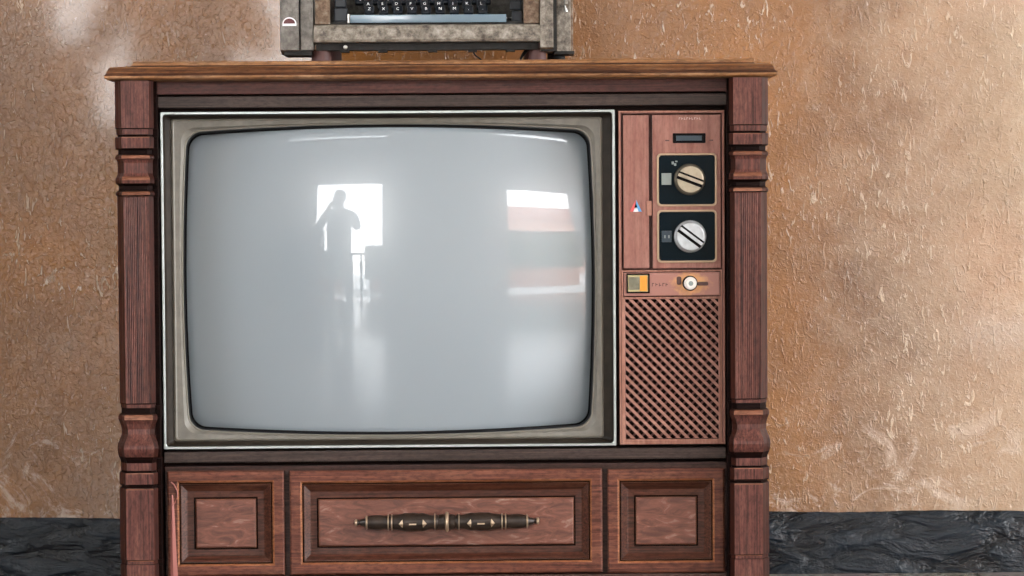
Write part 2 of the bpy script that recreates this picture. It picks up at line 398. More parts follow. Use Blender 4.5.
# glass: concentric outlines shrinking to the middle, on one sphere, with a rolled rim
bm = bmesh.new()
outer = scr(1.2, 12.8); NR = 56; prev = None; n = len(outer)
for j in range(NR):
    t = 1 - (j / NR) ** 1.0 if j else 1.
    e = (1 - t)
    t = 1 - e if j else 1
    cur = []
    for (u, v) in outer:
        uu, vv = CU + (u - CU) * t, CV + (v - CV) * t
        # true sphere
        x, z = (uu - CU) * S, (vv - CV) * S
        y = RC - math.sqrt(RC * RC - x * x - z * z) - .005
        if j == 0: y += .0016
        pz = P(uu, vv, -y)
        cur.append(bm.verts.new(pz))
    if prev:
        for i in range(n): bm.faces.new((prev[i], prev[(i + 1) % n], cur[(i + 1) % n], cur[i]))
    prev = cur
cv = bm.verts.new(P(CU, CV, .005))
for i in range(n): bm.faces.new((prev[i], prev[(i + 1) % n], cv))
link('screen', bm, 'picture_glass', tv, smooth=True)

# control panel ---------------------------------------------------------------
bm = bmesh.new()
loft(bm, rect_rings(149.6, -91.2, 255.7, 243.4, [(0, -.02, 0), (0, .0045, 0), (.5, .0052, 1), (1.5, .0052, 1), (2, .0042, 0), (2.6, .0042, 0), (2.9, -.0080, 2), (3.4, -.0085, 2)]), cap_mi=2)
link('control_panel', bm, ['copper_panel', 'copper_edge', 'copper_dark'], tv)
bm = bmesh.new(); ubox(bm, 154.3, -86.6, 179.9, 66.3, 0, .0040, 0, .0008)
fl = link('access_door', bm, 'copper_panel', tv)
bm = bmesh.new(); ubox(bm, 177.6, -1.0, 182.6, 13.6, .002, .0056, 0, .0008); link('finger_catch', bm, 'copper_edge', fl)
# triangular colour mark on the little door
bm = bmesh.new()
def tri(bm, pts, d0, d1, mi):
    a = [bm.verts.new(P(u, v, d0)) for u, v in pts]; b = [bm.verts.new(P(u, v, d1)) for u, v in pts]; k = len(pts)
    bm.faces.new(b).material_index = mi; bm.faces.new(a[::-1]).material_index = mi
    for i in range(k): bm.faces.new((a[i], a[(i + 1) % k], b[(i + 1) % k], b[i])).material_index = mi
tri(bm, [(166.4, -2.2), (160.6, 9.6), (164.6, 9.6), (166.0, 6.0)], .0035, .0046, 0)
tri(bm, [(167.0, -2.2), (172.6, 9.6), (169.2, 9.6), (167.2, 6.0)], .0035, .0046, 1)
tri(bm, [(166.7, 1.2), (165.2, 5.4), (168.4, 5.4)], .0035, .0048, 3)
tri(bm, [(165.2, 6.2), (164.0, 9.8), (169.4, 9.8), (168.3, 6.2)], .0035, .0046, 2)
link('colour_emblem', bm, ['mark_red', 'mark_blue', 'mark_white', 'black'], fl)
# upper panel face with an opening-free front: raised plate
bm = bmesh.new(); ubox(bm, 183.6, -86.8, 251.8, 66.6, 0, .0046, 0, .0008); tp = link('tuner_panel', bm, 'copper_panel', tv)
# small printed lettering strokes above the slot, too worn to read
bm = bmesh.new(); u = 210.2
random.seed(3)
for k in range(9):
    w = 1.5; v0 = -84.4 + .2
    ubox(bm, u, v0, u + .5, v0 + 2.2, .004, .0049); 
    if k % 3 == 0: ubox(bm, u + .5, v0, u + w, v0 + .6, .004, .0049)
    elif k % 3 == 1: ubox(bm, u + .5, v0 + .9, u + w, v0 + 1.4, .004, .0049)
    else: ubox(bm, u + .5, v0 + 1.6, u + w, v0 + 2.2, .004, .0049)
    u += 2.55
link('worn_lettering', bm, 'print_pale', tp)
bm = bmesh.new()
ubox(bm, 196.5, -61.9, 200.5, -60.6, .004, .0048)
link('worn_marking', bm, 'print_dark', tp)
bm = bmesh.new(); ubox(bm, 240.4, -61.9, 244.4, -60.6, .004, .0048); link('worn_marking', bm, 'print_dark', tp)
# slider slot
bm = bmesh.new()
loft(bm, [(rr(204, -68.4, 236.8, -58.6, .8), .003, 0), (rr(204, -68.4, 236.8, -58.6, .8), .0056, 0), (rr(205, -67.4, 235.8, -59.6, .6), .0056, 0), (rr(205.4, -67, 235.4, -60, .5), .0048, 0)])
sl = link('slider_slot', bm, 'black', tp)
bm = bmesh.new(); ubox(bm, 207.5, -66.0, 233, -61.0, .0045, .0054, 0, .0002)
link('slider', bm, 'indicator_blue', sl)

def dial(v0, v1, mat, kc, ang, rk, pale, ticks):
    bm = bmesh.new()
    R_ = lambda i, r: rr(187.8 + i, v0 + i, 248. - i, v1 - i, r, nc=6)
    loft(bm, [(R_(0, 4.5), .003, 0), (R_(0, 4.5), .0060, 0), (R_(.5, 4.2), .0066, 0), (R_(1.6, 3.4), .0066, 0), (R_(2.1, 3), .0056, 0), (R_(2.6, 2.6), .0050, 1)], cap_mi=1)
    dp = link('dial_plate', bm, ['dial_gold', 'dial_black'], tv)
    o = P(kc[0], kc[1], .005)
    bm = bmesh.new(); k = S
    lathe(bm, [(0, (rk + 2.2) * k, 1), (.0035, (rk + 1.6) * k, 1), (.005, (rk + .6) * k, 2), (.011, (rk) * k, 2), (.0125, (rk - .5) * k, 2), (.0130, (rk - 1.6) * k, 0)], o, (0, -1, 0), 48)
    # grip bar across the knob between two dark slots
    kn = link('tuning_knob', bm, [pale, 'rubber_black', 'knob_skirt' if pale == 'knob_gold' else pale], dp)
    c, s_ = math.cos(math.radians(ang)), math.sin(math.radians(ang))
    def bar(off, hw_, len_, h0, h1, bev):
        b2 = bmesh.new(); box(b2, -len_ * k, len_ * k, -h1, -h0, (-hw_ + off) * k, (hw_ + off) * k, 0, bev)
        for v in b2.verts:
            x, z = v.co.x, v.co.z
            v.co.x = o[0] + x * c + z * s_; v.co.z = o[2] - x * s_ + z * c; v.co.y += o[1]
        return b2
    link('knob_slot', bar(0, 4.0, rk - .3, .0123, .0132, 0), 'black', kn)
    link('knob_grip', bar(.4, 1.5, rk - .6, .0125, .0170, .0006), pale, kn)
    # channel window and marks
    bm = bmesh.new(); w0, w1 = ticks
    ubox(bm, 192.6, w0, 202.4, w1, .0045, .0058, 0, .0003)
    link('channel_window', bm, 'indicator_grey' if pale == 'knob_gold' else 'indicator_blue', dp)
    if pale == 'knob_gold':
        bm = bmesh.new()
        ubox(bm, 202.8, -40.2, 205, -37.4, .0045, .0056); ubox(bm, 206.4, -41.0, 208.6, -39.6, .0045, .0056); ubox(bm, 205.2, -38.4, 207.4, -36.0, .0045, .0056)
        link('dial_marking', bm, 'indicator_grey', dp)
    else:
        bm = bmesh.new(); ubox(bm, 195, 33.4, 196.4, 36.4, .0055, .0061); ubox(bm, 199, 33.4, 200.4, 36.4, .0055, .0061)
        link('channel_digit', bm, 'indicator_grey', dp)
dial(-48.4, 4.6, 'g', (220.6, -22.2), 21, 13.8, 'knob_gold', (-28.6, -17.0))
dial(8.2, 61.0, 's', (220.8, 34.8), 37, 14.4, 'knob_silver', (29.0, 40.4))

# lower half of the panel: row with switch, volume knob, grille
bm = bmesh.new()
loft(bm, rect_rings(151.9, 68.2, 252.8, 242.0, [(0, -.0082, 1), (0, .0042, 1), (.4, .0052, 0), (1.6, .0052, 0), (2.1, .0040, 1), (2.4, -.0075, 1)]), cap_mi=1)
lp = link('speaker_panel', bm, ['copper_edge', 'copper_dark'], tv)
bm = bmesh.new(); ubox(bm, 154.3, 70.8, 250.4, 93.9, .002, .0042, 0, .0005); rw = link('control_strip', bm, 'worn_row', lp)
bm = bmesh.new()
loft(bm, [(rr(156.8, 71.4, 180.2, 91.4, .8), .003, 0), (rr(156.8, 71.4, 180.2, 91.4, .8), .0062, 0), (rr(158.4, 73, 178.6, 89.8, .5), .0062, 0), (rr(158.8, 73.4, 178.2, 89.4, .4), .0050, 1)], cap_mi=1)
sw = link('power_switch', bm, ['black', 'brass_pale'], tv)
bm = bmesh.new(); ubox(bm, 159.4, 75.2, 169.8, 87.8, .004, .0064, 0, .0005); link('switch_key', bm, 'olive_grey', sw)
bm = bmesh.new(); ubox(bm, 170.4, 73.8, 177.6, 89.2, .004, .0060, 0, .0004); link('amber_lens', bm, 'amber', sw)
bm = bmesh.new()
for k, u in enumerate((182.5, 186, 189.5, 193, 196.2)):
    ubox(bm, u, 81.2, u + .7, 84.6, .0038, .0045); ubox(bm, u + .7, 81.2 + (k % 3), u + 2.2, 82 + (k % 3), .0038, .0045)
link('worn_marking', bm, 'print_dark', tp)
bm = bmesh.new()
lathe(bm, [(0, 7.6 * S, 0), (.004, 7.2 * S, 0), (.007, 6.4 * S, 0), (.0072, 5.6 * S, 1), (.013, 5.2 * S, 1), (.0136, 4.6 * S, 1), (.0136, 2.4 * S, 1), (.0130, 1.8 * S, 2)], P(220.6, 81.6, .0042), (0, -1, 0), 36)
link('volume_knob', bm, ['black', 'knob_white', 'indicator_grey'], tv)
bm = bmesh.new()
loft(bm, [(rr(207.2, 74.8, 212, 83.2, 2), .003, 0), (rr(207.2, 74.8, 212, 83.2, 2), .0050, 0)]); link('knob_marking', bm, 'print_dark', rw); bm = bmesh.new(); loft(bm, [(rr(228, 80.4, 239, 84.2, 1.4), .003, 0), (rr(228, 80.4, 239, 84.2, 1.4), .0048, 0)])
link('knob_marking', bm, 'print_dark', rw)
# grille
bm = bmesh.new()
loft(bm, rect_rings(153.4, 95.2, 251.2, 240.2, [(0, -.0075, 0), (0, .0050, 0), (.4, .0056, 1), (1.6, .0056, 1), (2.2, .0050, 0), (2.6, -.006, 2)]), cap_mi=2)
gr = link('speaker_frame', bm, ['copper_panel', 'copper_edge', 'grille_back'], lp)
GU0, GV0, GU1, GV1 = 155.6, 97.6, 249.0, 237.4
bm = bmesh.new()
def lattice(sign, pitch, w, d0, d1, ph):
    """diagonal laths clipped to the grille opening"""
    step = pitch; c = -300.
    while c < 400:
        c += step
        # lath centreline: v = sign*u' + c, u' = u-GU0
        pts = []
        W = GU1 - GU0; H = GV1 - GV0; cc = c + ph
        # intersections of the band edges with the rect: polygon clip
        poly = [(-400., sign * -400. + cc - w), (800., sign * 800. + cc - w), (800., sign * 800. + cc + w), (-400., sign * -400. + cc + w)]
        def clip(poly, f, g):
            out = []
            for i in range(len(poly)):
                a, b = poly[i], poly[(i + 1) % len(poly)]; fa, fb = f(a), f(b)
                if fa >= 0: out.append(a)
                if (fa >= 0) != (fb >= 0):
                    t = fa / (fa - fb); out.append((a[0] + (b[0] - a[0]) * t, a[1] + (b[1] - a[1]) * t))
            return out
        for f in (lambda q: q[0], lambda q: W - q[0], lambda q: q[1], lambda q: H - q[1]):
            poly = clip(poly, f, None)
            if len(poly) < 3: break
        if len(poly) >= 3: tri(bm, [(GU0 + a, GV0 + b) for a, b in poly], d0, d1, 0 if sign > 0 else 1)
lattice(1, 9.15, 2.0, .0016, .0052, 2.)
lattice(-1, 9.15, 1.55, -.0034, -.0008, 5.)
# little pins between the laths
link('speaker_grille', bm, ['grille_plastic', 'copper_dark'], gr)

# doors and drawer front ---------------------------------------------------------
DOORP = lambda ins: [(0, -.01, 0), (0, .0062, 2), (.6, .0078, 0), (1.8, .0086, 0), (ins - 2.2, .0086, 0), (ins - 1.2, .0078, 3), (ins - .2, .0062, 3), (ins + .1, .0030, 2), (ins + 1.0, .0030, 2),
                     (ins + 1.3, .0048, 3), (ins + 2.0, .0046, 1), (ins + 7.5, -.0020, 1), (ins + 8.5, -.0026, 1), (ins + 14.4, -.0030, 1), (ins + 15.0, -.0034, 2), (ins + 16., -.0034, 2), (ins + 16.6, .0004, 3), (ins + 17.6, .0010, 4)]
def door(name, U0, V0, U1, V1, ins):
    bm = bmesh.new(); loft(bm, rect_rings(U0, V0, U1, V1, DOORP(ins)), cap_mi=4)
    return link(name, bm, ['wood_door', 'wood_bevel', 'wood_dark', 'wood_gold', 'veneer_field'], tv)
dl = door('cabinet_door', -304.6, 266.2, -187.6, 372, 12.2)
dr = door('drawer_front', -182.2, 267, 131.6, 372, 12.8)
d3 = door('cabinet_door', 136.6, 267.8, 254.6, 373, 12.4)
# pull handle: turned bar in dark bronze with pale worn collars
k = S; hc = P(-24.7, 319.6, .016)
bm = bmesh.new()
half = [(0, 6.5), (3.0, 7.2), (4, 7.6), (6, 7.2), (8, 7.0), (8.5, 6.2), (10, 7.2), (12, 7.4), (14, 6.6), (17, 6.8), (21, 8.0), (24, 8.9), (28, 8.4), (33, 9.2), (38, 8.8), (42, 9.0), (45, 8.0), (49, 7.4), (54, 6.9), (56, 6.2), (60, 6.9), (62, 6.3), (66, 7.0), (71, 7.2), (76, 6.6), (79, 5.8), (81, 5.0), (83, 3.6), (86, 3.2), (87, 2.0), (89, 3.0), (91, 3.0), (92.5, 1.6), (93, .2)]
prof = [(-a * k, r * k * 1.03, 0) for a, r in half[::-1]] + [(a * k, r * k * 1.03, 0) for a, r in half[1:]]
lathe(bm, prof, hc, (1, 0, 0), 28)
for sx in (-1, 1):
    lathe(bm, [(0, 5 * k, 0), (.004, 3.4 * k, 0), (.012, 3.2 * k, 0), (.018, 4 * k, 0)], (hc[0] + sx * 60 * k, -.0005, hc[2]), (0, -1, 0), 16)
hd = link('drawer_handle', bm, 'bronze_dark', dr, smooth=True, autos=50)
tag(hd, 'turned dark bronze pull handle with pale worn collars')
for a, w, r in [(0, 1.9, 9.6), (-55, .8, 7.6), (-58.6, .8, 7.6), (55, .8, 7.6), (58.6, .8, 7.6), (-80, 1.0, 6.6), (80, 1.0, 6.6), (-12, .7, 7.8), (12, .7, 7.8), (-90.6, 1.6, 3.3), (90.6, 1.6, 3.3)]:
    bm = bmesh.new(); lathe(bm, [(-w * k, (r - 1.0) * k, 0), (-w * k * .5, r * k * 1.06, 0), (w * k * .5, r * k * 1.06, 0), (w * k, (r - 1.0) * k, 0)], (hc[0] + a * k, hc[1], hc[2]), (1, 0, 0), 28)
    link('handle_collar', bm, 'brass_worn', hd, smooth=True, autos=40)
for c0 in (-34, 34):
    bm = bmesh.new()
    zf = -(.016 + 9.3 * k * 1.03)
    def pt(a, v, dd=0.): return (hc[0] + a * k, zf - dd, hc[2] - v * k)
    for sg in (-1, 1):
        b = c0 + sg * 10.2
        q = [bm.verts.new(v) for v in (pt(b, -3.8, -.001), pt(b + sg * 3.8, .6, .000), pt(b, 4.6, -.0015), pt(b - sg * .7, .5, .0008))]
        q2 = bm.verts.new(pt(b + sg * .8, .8, .0016)); 
        for i in range(4): bm.faces.new((q[i], q[(i + 1) % 4], q2))
        bm.faces.new(q[::-1])
    a0, a1 = c0 - 3.6, c0 + 3.6
    box(bm, pt(a0, 0)[0], pt(a1, 0)[0], zf - .0012, zf + .001, pt(0, 1.6)[2], pt(0, .2)[2])
    link('handle_ornament', bm, 'brass_worn', hd)
# pink strip hanging at the left edge of the left door
bm = bmesh.new()
path = [(-300.5, 277), (-297.5, 280), (-294.6, 286), (-294.4, 292), (-297, 298), (-299.6, 301)]
tube(bm, [P(u, v, .0098) for u, v in path], .0009, 8)
pts = [(-299.6, 290, .8), (-299.4, 300, 1.6), (-299.2, 315, 2.0), (-299.0, 335, 2.5), (-298.8, 355, 3.1), (-298.4, 372, 3.6)]
prev = None
for u, v, w in pts:
    cur = [bm.verts.new(P(u - w, v, .0088)), bm.verts.new(P(u - w * .3, v, .0104)), bm.verts.new(P(u + w, v, .0092)), bm.verts.new(P(u + w * .6, v, .0087))]
    if prev:
        for i in range(4): bm.faces.new((prev[i], prev[(i + 1) % 4], cur[(i + 1) % 4], cur[i]))
    else: bm.faces.new(cur)
    prev = cur
bm.faces.new(prev[::-1])
tag(link('peeled_strip', bm, 'pink_plastic', dl), 'pale pink strip peeling down the edge of the left door')

# ================================================================ THE TYPEWRITER
def metal_crackle(name, a, b, c, rough=.5):
    m, nt, N, L, B = newmat(name)
    tc = N.new('ShaderNodeTexCoord')
    n = N.new('ShaderNodeTexNoise'); n.inputs['Scale'].default_value = 95; n.inputs['Detail'].default_value = 8; n.inputs['Roughness'].default_value = .7
    L.new(tc.outputs['Object'], n.inputs['Vector'])
    r = N.new('ShaderNodeValToRGB'); e = r.color_ramp.elements; e[0].position = .34; e[0].color = (*a, 1); e[1].position = .68; e[1].color = (*c, 1); x = e.new(.5); x.color = (*b, 1)
    L.new(n.outputs['Fac'], r.inputs['Fac']); L.new(r.outputs['Color'], B.inputs['Base Color'])
    B.inputs['Roughness'].default_value = rough
    n2 = N.new('ShaderNodeTexNoise'); n2.inputs['Scale'].default_value = 260; n2.inputs['Detail'].default_value = 5; L.new(tc.outputs['Object'], n2.inputs['Vector'])
    bu = N.new('ShaderNodeBump'); bu.inputs['Strength'].default_value = .7; bu.inputs['Distance'].default_value = .0012
    L.new(n2.outputs['Fac'], bu.inputs['Height']); L.new(bu.outputs['Normal'], B.inputs['Normal'])
metal_crackle('typewriter_paint', (0.072, 0.0648, 0.0562), (0.144, 0.1332, 0.1188), (0.2448, 0.2304, 0.2088))
metal_crackle('typewriter_worn', (0.0504, 0.0396, 0.0324), (0.1944, 0.1692, 0.1368), (0.3744, 0.3456, 0.3024))
metal_crackle('typewriter_rust', (0.0432, 0.018, 0.0086), (0.144, 0.09, 0.054), (0.2592, 0.216, 0.1656), .6)
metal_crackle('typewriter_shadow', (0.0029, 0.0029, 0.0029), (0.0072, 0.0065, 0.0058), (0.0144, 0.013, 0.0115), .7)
plain('key_black', (.005, .008, .013), .3, spec=.3); plain('key_ink', (.75, .78, .8), .4)
plain('space_bar', (.13, .19, .24), .22, coat=.5); plain('steel', (.5, .5, .48), .3, metal=.9, var=.3); plain('foot_rubber', (.085, .035, .032), .6, bump=.3, bscale=200)
plain('emblem_red', (.09, .012, .014), .4); plain('platen_rubber', (.015, .015, .016), .5)

dT = -.035                    # front of the machine, behind the front plane of the set
kT = S * (D - dT) / D
tw = thing('typewriter', 'old grey metal typewriter with black keys standing on top of the wooden television', 'typewriter', (-58 * kT, .2, TOPZ))
def T(U, V): return (U * kT, ZE - V * kT)
def tbox(bm, U0, V0, U1, V1, y0, y1, mi=0, bev=.001):
    a = T(U0, V0); b = T(U1, V1); box(bm, a[0], b[0], y0, y1, b[1], a[1], mi, bev)
yF = -dT                      # front plane y of the machine (0.035)
# main frame: two cheeks, front rail, rear deck
for nm, (a, b, c, dd), (e, f_, g, h) in (('left', (-187, -168.4, -153.6, -300), (-167.2, -154.4, -153.2, -300)), ('right', (72.2, 85.2, -155, -300), (0, 0, 0, 0))):
    bm = bmesh.new()
    if nm == 'left':
        secs = []
        # side cheek seen end-on: shaped side, tall at the back
        prof = [(yF, -153.6), (yF, -206), (yF + .015, -214), (yF + .12, -232), (yF + .19, -268), (yF + .21, -300), (yF + .34, -300), (yF + .36, -290), (yF + .36, -176), (yF + .06, -170), (yF + .05, -150.5), (yF + .02, -150.5)]
        for u in (a, a + .8, b - .4, b):
            ins = .002 if u in (a, b) else 0
            secs.append([(u * kT, y + (ins if y < yF + .1 else -ins), ZE - (V - ins * -0) * kT) for y, V in prof])
        vr = [[bm.verts.new(q) for q in s_] for s_ in secs]
        for i in range(3):
            for j in range(len(prof)): bm.faces.new((vr[i][j], vr[i][(j + 1) % len(prof)], vr[i + 1][(j + 1) % len(prof)], vr[i + 1][j]))
        bm.faces.new(vr[0][::-1]); bm.faces.new(vr[-1])
        ck = link('side_cheek', bm, 'typewriter_paint', tw)
        bm = bmesh.new(); tbox(bm, -166.8, -260, -154.4, -153.4, yF + .004, yF + .05); tbox(bm, -168.6, -250, -166.6, -154.5, yF + .008, yF + .05, 1)
        link('frame_post', bm, ['typewriter_paint', 'typewriter_shadow'], tw)
    else:
        prof = [(yF + .002, -155), (yF + .002, -206), (yF + .015, -214), (yF + .12, -232), (yF + .19, -268), (yF + .21, -300), (yF + .34, -300), (yF + .36, -290), (yF + .36, -176), (yF + .06, -170), (yF + .05, -151), (yF + .02, -151)]
        vr = [[bm.verts.new((u * kT, y, ZE - V * kT)) for y, V in prof] for u in (a, b)]
        for j in range(len(prof)): bm.faces.new((vr[0][j], vr[0][(j + 1) % len(prof)], vr[1][(j + 1) % len(prof)], vr[1][j]))
        bm.faces.new(vr[0][::-1]); bm.faces.new(vr[-1])
        link('side_cheek', bm, 'typewriter_worn', tw)
# the right outer casing, set back, with its lever
bm = bmesh.new()
tbox(bm, 85.0, -290, 89.0, -152, yF + .012, yF + .05, 1, 0)
tbox(bm, 89.0, -206, 103.6, -150, yF + .03, yF + .06, 0, .002); tbox(bm, 89.0, -290, 103.6, -180, yF + .06, yF + .34, 0, .002); tbox(bm, 101.5, -204, 106, -149, yF + .034, yF + .06, 2, .001)
tbox(bm, 87, -152.4, 107, -149.2, yF + .028, yF + .07, 1, 0)
link('side_casing', bm, ['typewriter_worn', 'typewriter_shadow', 'typewriter_rust'], tw)
bm = bmesh.new(); tube(bm, [(98 * kT, yF + .028, T(0, -206)[1]), (98.5 * kT, yF + .022, T(0, -199)[1]), (98.5 * kT, yF + .026, T(0, -192)[1])], .003, 10); link('margin_lever', bm, 'steel', tw)
# inner columns either side of the key well
for (u0, u1) in ((-152.6, -137.6), (55.6, 71.6)):
    bm = bmesh.new(); tbox(bm, u0, -216, u1, -179.2, yF + .006, yF + .02, 0, .002); tbox(bm, u0, -226, u1, -212, yF + .01, yF + .2, 0, .002); link('well_side', bm, 'typewriter_rust', tw)
# front rail with a soft roll
bm = bmesh.new()
za, zb = T(0, -178.4)[1], T(0, -161.0)[1]
prof = [(yF + .035, za - .004), (yF + .012, za + .001), (yF + .004, za - .001), (yF, za - .006), (yF, zb + .006), (yF - .0012, zb + .0035), (yF + .0005, zb + .0005), (yF + .006, zb), (yF + .035, zb)]
prevs = None
for u in (-153.6, -152.8, 71.4, 72):
    cur = [bm.verts.new((u * kT, y, z)) for y, z in prof]
    if prevs:
        for j in range(len(prof)): bm.faces.new((prevs[j], prevs[(j + 1) % len(prof)], cur[(j + 1) % len(prof)], cur[j]))
    else: bm.faces.new(cur[::-1])
    prevs = cur
bm.faces.new(prevs)
link('front_rail', bm, 'typewriter_worn', tw)
# dark base tray
bm = bmesh.new()
tbox(bm, -152, -161.4, 71, -153.4, yF + .012, yF + .03, 0, .001)
tbox(bm, -184, -153.6, -156, -148, yF + .006, yF + .05, 0, .004); tbox(bm, 73, -155, 86, -151.6, yF + .01, yF + .05, 0, .001)
tbox(bm, -152, -186, 70, -178, yF + .035, yF + .34, 0, 0); tbox(bm, -152, -182, 70, -161.2, yF + .012, yF + .038, 0, 0)
for u in (-128, -90, -40, 0, 38): tbox(bm, u, -153.6, u + 9, -151.6, yF + .014, yF + .03, 0, .0006)
link('base_tray', bm, 'typewriter_shadow', tw)
bm = bmesh.new(); lathe(bm, [(0, .003, 0), (.003, .0028, 0), (.0036, .001, 0)], (-122.5 * kT, yF + .011, T(0, -156.6)[1]), (0, -1, 0), 14); link('screw', bm, 'steel', tw)
for (u0, u1, y0, mt) in ((-157.5, -137, yF + .012, 'foot_rubber'), (60.5, 79, yF + .014, 'foot_rubber'), (-157.5, -137, yF + .29, 'foot_rubber'), (60.5, 79, yF + .29, 'foot_rubber'), (80, 99, yF + .05, 'rubber_black')):
    cu_, r_ = (u0 + u1) / 2 * kT, (u1 - u0) / 2 * kT
    bm = bmesh.new(); lathe(bm, [(0, r_ * .92, 0), (.003, r_ * 1.0, 0), (.010, r_ * .96, 0), ((T(0, -153.2)[1] - TOPZ + .002) if y0 < yF + .1 else (T(0, -183)[1] - TOPZ), r_ * .86, 0)], (cu_, y0 + r_, TOPZ), (0, 0, 1), 28)
    link('foot', bm, mt, tw)
for pts in ([(40, -154), (42, -149), (48, -144.5), (58, -142.6)], [(-157 + 5, -154), (-152, -150)]):
    pass
bm = bmesh.new(); tube(bm, [(u * kT, yF + .03, ZE - v * kT) for u, v in ((4, -153.8), (7, -149), (12, -145), (17, -141.5))], .0011, 8); link('loose_wire', bm, 'rubber_black', tw)
bm = bmesh.new(); tube(bm, [(u * kT, yF + .03, ZE - v * kT) for u, v in ((60, -154.5), (56, -150), (53.5, -146), (52, -141.5))], [.003, .0026, .0016, .0014], 8); link('loose_strap', bm, 'rubber_black', tw)
# emblem on the left cheek: pale plate with a dark red dome
bm = bmesh.new()
def tpoly(bm, pts, y0, y1, mi):
    a = [bm.verts.new((u * kT, y0, ZE - v * kT)) for u, v in pts]; b = [bm.verts.new((u * kT, y1, ZE - v * kT)) for u, v in pts]
    bm.faces.new(a[::-1]).material_index = mi; bm.faces.new(b).material_index = mi; n_ = len(pts)
    for i in range(n_): bm.faces.new((a[i], a[(i + 1) % n_], b[(i + 1) % n_], b[i])).material_index = mi
cx_, cy_ = -177.6, -179.6
tpoly(bm, [(cx_ + 7 * math.cos(t), cy_ - 6.5 * math.sin(t)) for t in [math.pi * i / 12 for i in range(13)]] + [(cx_ - 7, cy_ + 2.2), (cx_ + 7, cy_ + 2.2)], yF + .003, yF - .0006, 0)
tpoly(bm, [(cx_ + 5.8 * math.cos(t), cy_ - .2 - 5.0 * math.sin(t)) for t in [math.pi * i / 12 for i in range(13)]], yF, yF - .0012, 1)
link('maker_emblem', bm, ['mark_white', 'emblem_red'], tw)
# space bar and keyboard
bm = bmesh.new()
a = T(-117.6, -188.6); b = T(38.6, -180.4)
box(bm, a[0], b[0], yF + .006, yF + .026, b[1], a[1], 0, .0018); link('space_bar', bm, 'space_bar', tw, smooth=True, autos=40)
bm = bmesh.new(); box(bm, a[0] - .0035, a[0] - .0008, yF + .007, yF + .024, b[1], a[1] + .001, 0, .0005); link('bar_bracket', bm, 'steel', tw)
ROWS = ['ZXCVBNM,.', 'ASDFGHJKL', 'QWERTYUIOP', '23456789-']
fonts = {}
def glyph_mesh(ch):
    if ch not in fonts:
        cu = bpy.data.curves.new('glyph', 'FONT'); cu.body = ch; cu.size = .0062; cu.extrude = .0001; cu.align_x = 'CENTER'; cu.align_y = 'CENTER'; cu.resolution_u = 2
        o = bpy.data.objects.new('glyph', cu); COL.objects.link(o)
        bpy.context.view_layer.update()
        me = bpy.data.meshes.new_from_object(o); bpy.data.objects.remove(o); bpy.data.curves.remove(cu)
        me.materials.append(MATS['key_ink'])
        fonts[ch] = me
    return fonts[ch]
def key_mesh():
    bm = bmesh.new(); w = .0066
    # sloping square cap, dished, its top leaning to the typist
    prof = [(w, 0.), (w, .004), (w * .96, .0055), (w * .80, .0062), (w * .4, .0054)]
    prev = first = None
    for r_, h in prof:
        cur = [bm.verts.new((x, y, h)) for x, y in rr(-r_, -r_, r_, r_, r_ * .35, nc=4)]
        if prev:
            for i in range(len(cur)): bm.faces.new((prev[i], prev[(i + 1) % len(cur)], cur[(i + 1) % len(cur)], cur[i]))
        else: bm.faces.new(cur[::-1])
        prev = cur
    bm.faces.new(prev)
    bmesh.ops.recalc_face_normals(bm, faces=bm.faces)
    me = bpy.data.meshes.new('key'); bm.to_mesh(me); bm.free(); me.materials.append(MATS['key_black'])
    for f in me.polygons: f.use_smooth = True
    me.set_sharp_from_angle(angle=.6)
    return me
KM = key_mesh(); twl = Vector(tw.location)
tilt = math.radians(62)
for ri, row in enumerate(ROWS):
    V = -192.6 - ri * 5.9; y = yF + .022 + ri * .0145; n_ = len(row)
    off = (-6.5, -11, -16, -8)[ri]
    for ki, ch in enumerate(row):
        u = -39.5 + (ki - (n_ - 1) / 2) * 14.2 + off * .35 + (2 if ri == 3 else 0)
        o = bpy.data.objects.new('key', KM); COL.objects.link(o); o.parent = tw
        o.location = Vector((u * kT, y, ZE - V * kT)) - twl; o.rotation_euler = (tilt, 0, 0)
        g = bpy.data.objects.new('legend', glyph_mesh(ch)); COL.objects.link(g); g.parent = o; g.location = (0, .0005, .0058)
for (u0, u1, v0, v1, y0) in ((-134, -120, -196, -182, .012), (44, 54, -192, -181.5, .012), (-134, -122, -208, -197, .03), (42, 54, -204, -194, .03), (-134, -122, -220, -210, .05), (40, 54, -216, -206, .05)):
    o = bmesh.new(); tbox(o, u0, v0, u1, v1, yF + y0, yF + y0 + .01, 0, .002); link('side_key', o, 'key_black', tw)
# key levers, basket, cover, carriage
bm = bmesh.new()
for i in range(40):
    u = -130 + i * 4.7; tube(bm, [(u * kT, yF + .03, T(0, -186)[1]), (u * kT, yF + .20, T(0, -196)[1])], .0008, 5)
link('key_levers', bm, 'steel', tw)
bm = bmesh.new()
prof = [(yF + .09, -226), (yF + .13, -246), (yF + .17, -276), (yF + .20, -290), (yF + .33, -290), (yF + .34, -190), (yF + .14, -190)]
vr = [[bm.verts.new((u * kT, y, ZE - V * kT)) for y, V in prof] for u in (-152, 72)]
for j in range(len(prof)): bm.faces.new((vr[0][j], vr[0][(j + 1) % len(prof)], vr[1][(j + 1) % len(prof)], vr[1][j]))
bm.faces.new(vr[0][::-1]); bm.faces.new(vr[1])
link('ribbon_cover', bm, 'typewriter_paint', tw)
zc = T(0, -305)[1]
bm = bmesh.new(); lathe(bm, [(0, .016, 0), (.34, .016, 0)], (-160 * kT, yF + .27, zc), (1, 0, 0), 32); link('platen', bm, 'platen_rubber', tw, smooth=True, autos=40)
bm = bmesh.new()
